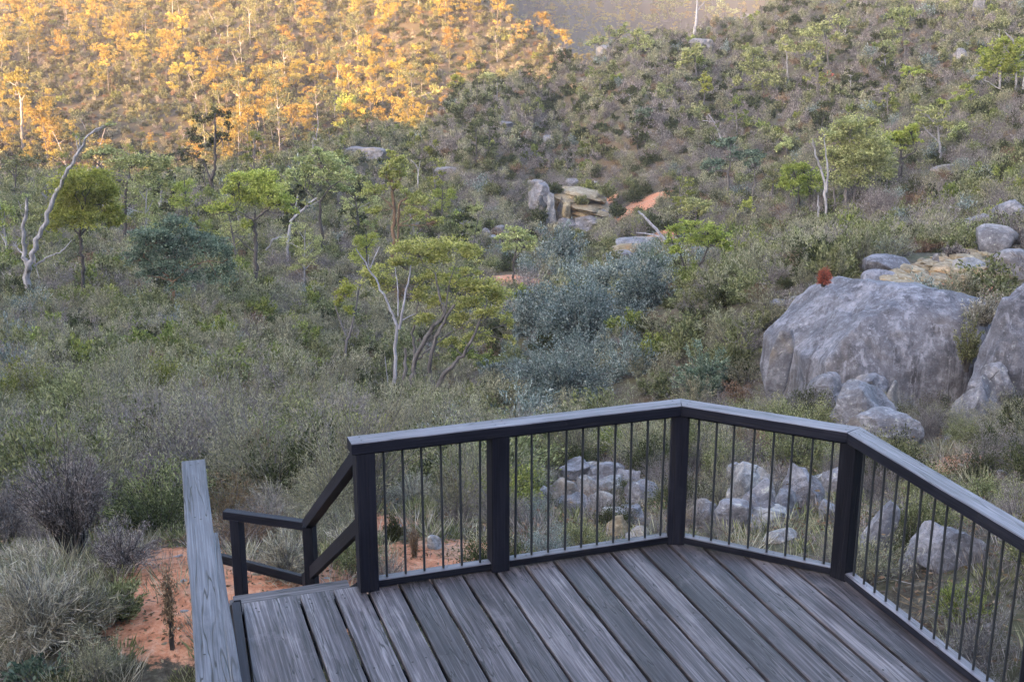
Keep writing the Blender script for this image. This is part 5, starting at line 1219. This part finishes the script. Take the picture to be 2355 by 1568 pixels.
for i in np.nonzero(ok)[0]: far_rows.append((x[i], y[i], z[i], rng.uniform(0, 6.28), rng.uniform(.7, 1.3), rng.integers(0, 8)))
a = np.array(far_rows)
instancer('distant_woodland', a[:, :3], np.c_[np.zeros(len(a)), np.zeros(len(a)), a[:, 3]], np.repeat(a[:, 4:5], 3, 1), a[:, 5].astype(int), HT, 'far-off woodland on the upper and distant hill slopes')
# smaller trees dotted over the near hill and the left valley
MT = [hill_tree_mesh(80+i, [3.6, 4.4, 3.2, 4.8, 4.0, 3.4][i], [L_OLIVE, L_DARK, L_OLIVE, L_BRIGHT, L_OLIVE, L_DARK][i], [B_GREY, B_DARK, B_WHITE][i % 3], 800, .2) for i in range(6)]
x, y = jgrid(88, 222, 8.0); z = height(x, y); px, py = to_px(x, y, z)
ok = keep(x, y) & (px > -60) & (px < 2420) & (rng.uniform(size=len(x)) < np.where(px < 950, .8, .28)) & ~((px < 950) & (y > 158))
n_ = 0
for i in np.nonzero(ok)[0]:
    if n_ >= 290: break
    n_ += 1; v = int(rng.integers(0, 6)); s = rng.uniform(.6, 1.2)*(1.2 if px[i] < 950 else 1)
    root = empty('scrub_tree', (x[i], y[i], z[i]-.1), rng.uniform(0, 6.28)); root.scale = (s, s, s)
    lft = px[i] < 950
    rg = scrub_region(px[i], py[i]); tag(root, 'small shaded gum tree in dark scrub '+rg, 'tree', 'small scrub trees '+rg)
    link(bpy.data.objects.new('trunk', MT[v][0]), root); link(bpy.data.objects.new('crown', MT[v][1]), root)
print('scrub trees', n_)

# airy gums standing through the left valley
VT = [hill_tree_mesh(120+i, [6.0, 5.2, 6.6, 4.6][i], [L_TREE, L_LIME, L_TREE, L_GUM][i], [B_WHITE, B_DARK, B_GREY, B_WHITE][i], 3200, .13) for i in range(4)]
for k, (px, py, s_, lb) in enumerate([(335,600,1.0,'airy olive gum between the round green tree and the blue green bushy gum'),(432,520,.95,'lime green gum with dark stem above the blue green bushy gum'),
        (545,610,.85,'slender olive gum left of the bright spreading tree'),(650,520,.95,'pale trunked gum behind the crooked bare stem'),(828,560,.9,'olive gum between the low-crowned tree and the rust trunked tree'),
        (845,650,.8,'lime green small gum behind the forked dead tree'),(120,590,.9,'airy gum just right of the white gum fork'),(20,600,1.0,'olive gum at the left photo edge behind the white gum'),
        (700,660,.75,'pale stemmed small gum below the crooked bare stem'),(1015,520,.8,'airy olive gum behind the big many stemmed tree'),(1085,600,.7,'small gum between the big tree and the slender umbrella tree'),
        (240,500,.9,'pale trunked gum in the second row behind the round green tree')]):
    g = ground(px, py); v = k % 4
    root = empty('valley_gum', tuple(g), rng.uniform(0, 6.28)); root.scale = (s_, s_, s_); tag(root, lb, 'tree')
    link(bpy.data.objects.new('trunk', VT[v][0]), root); link(bpy.data.objects.new('crown', VT[v][1]), root)
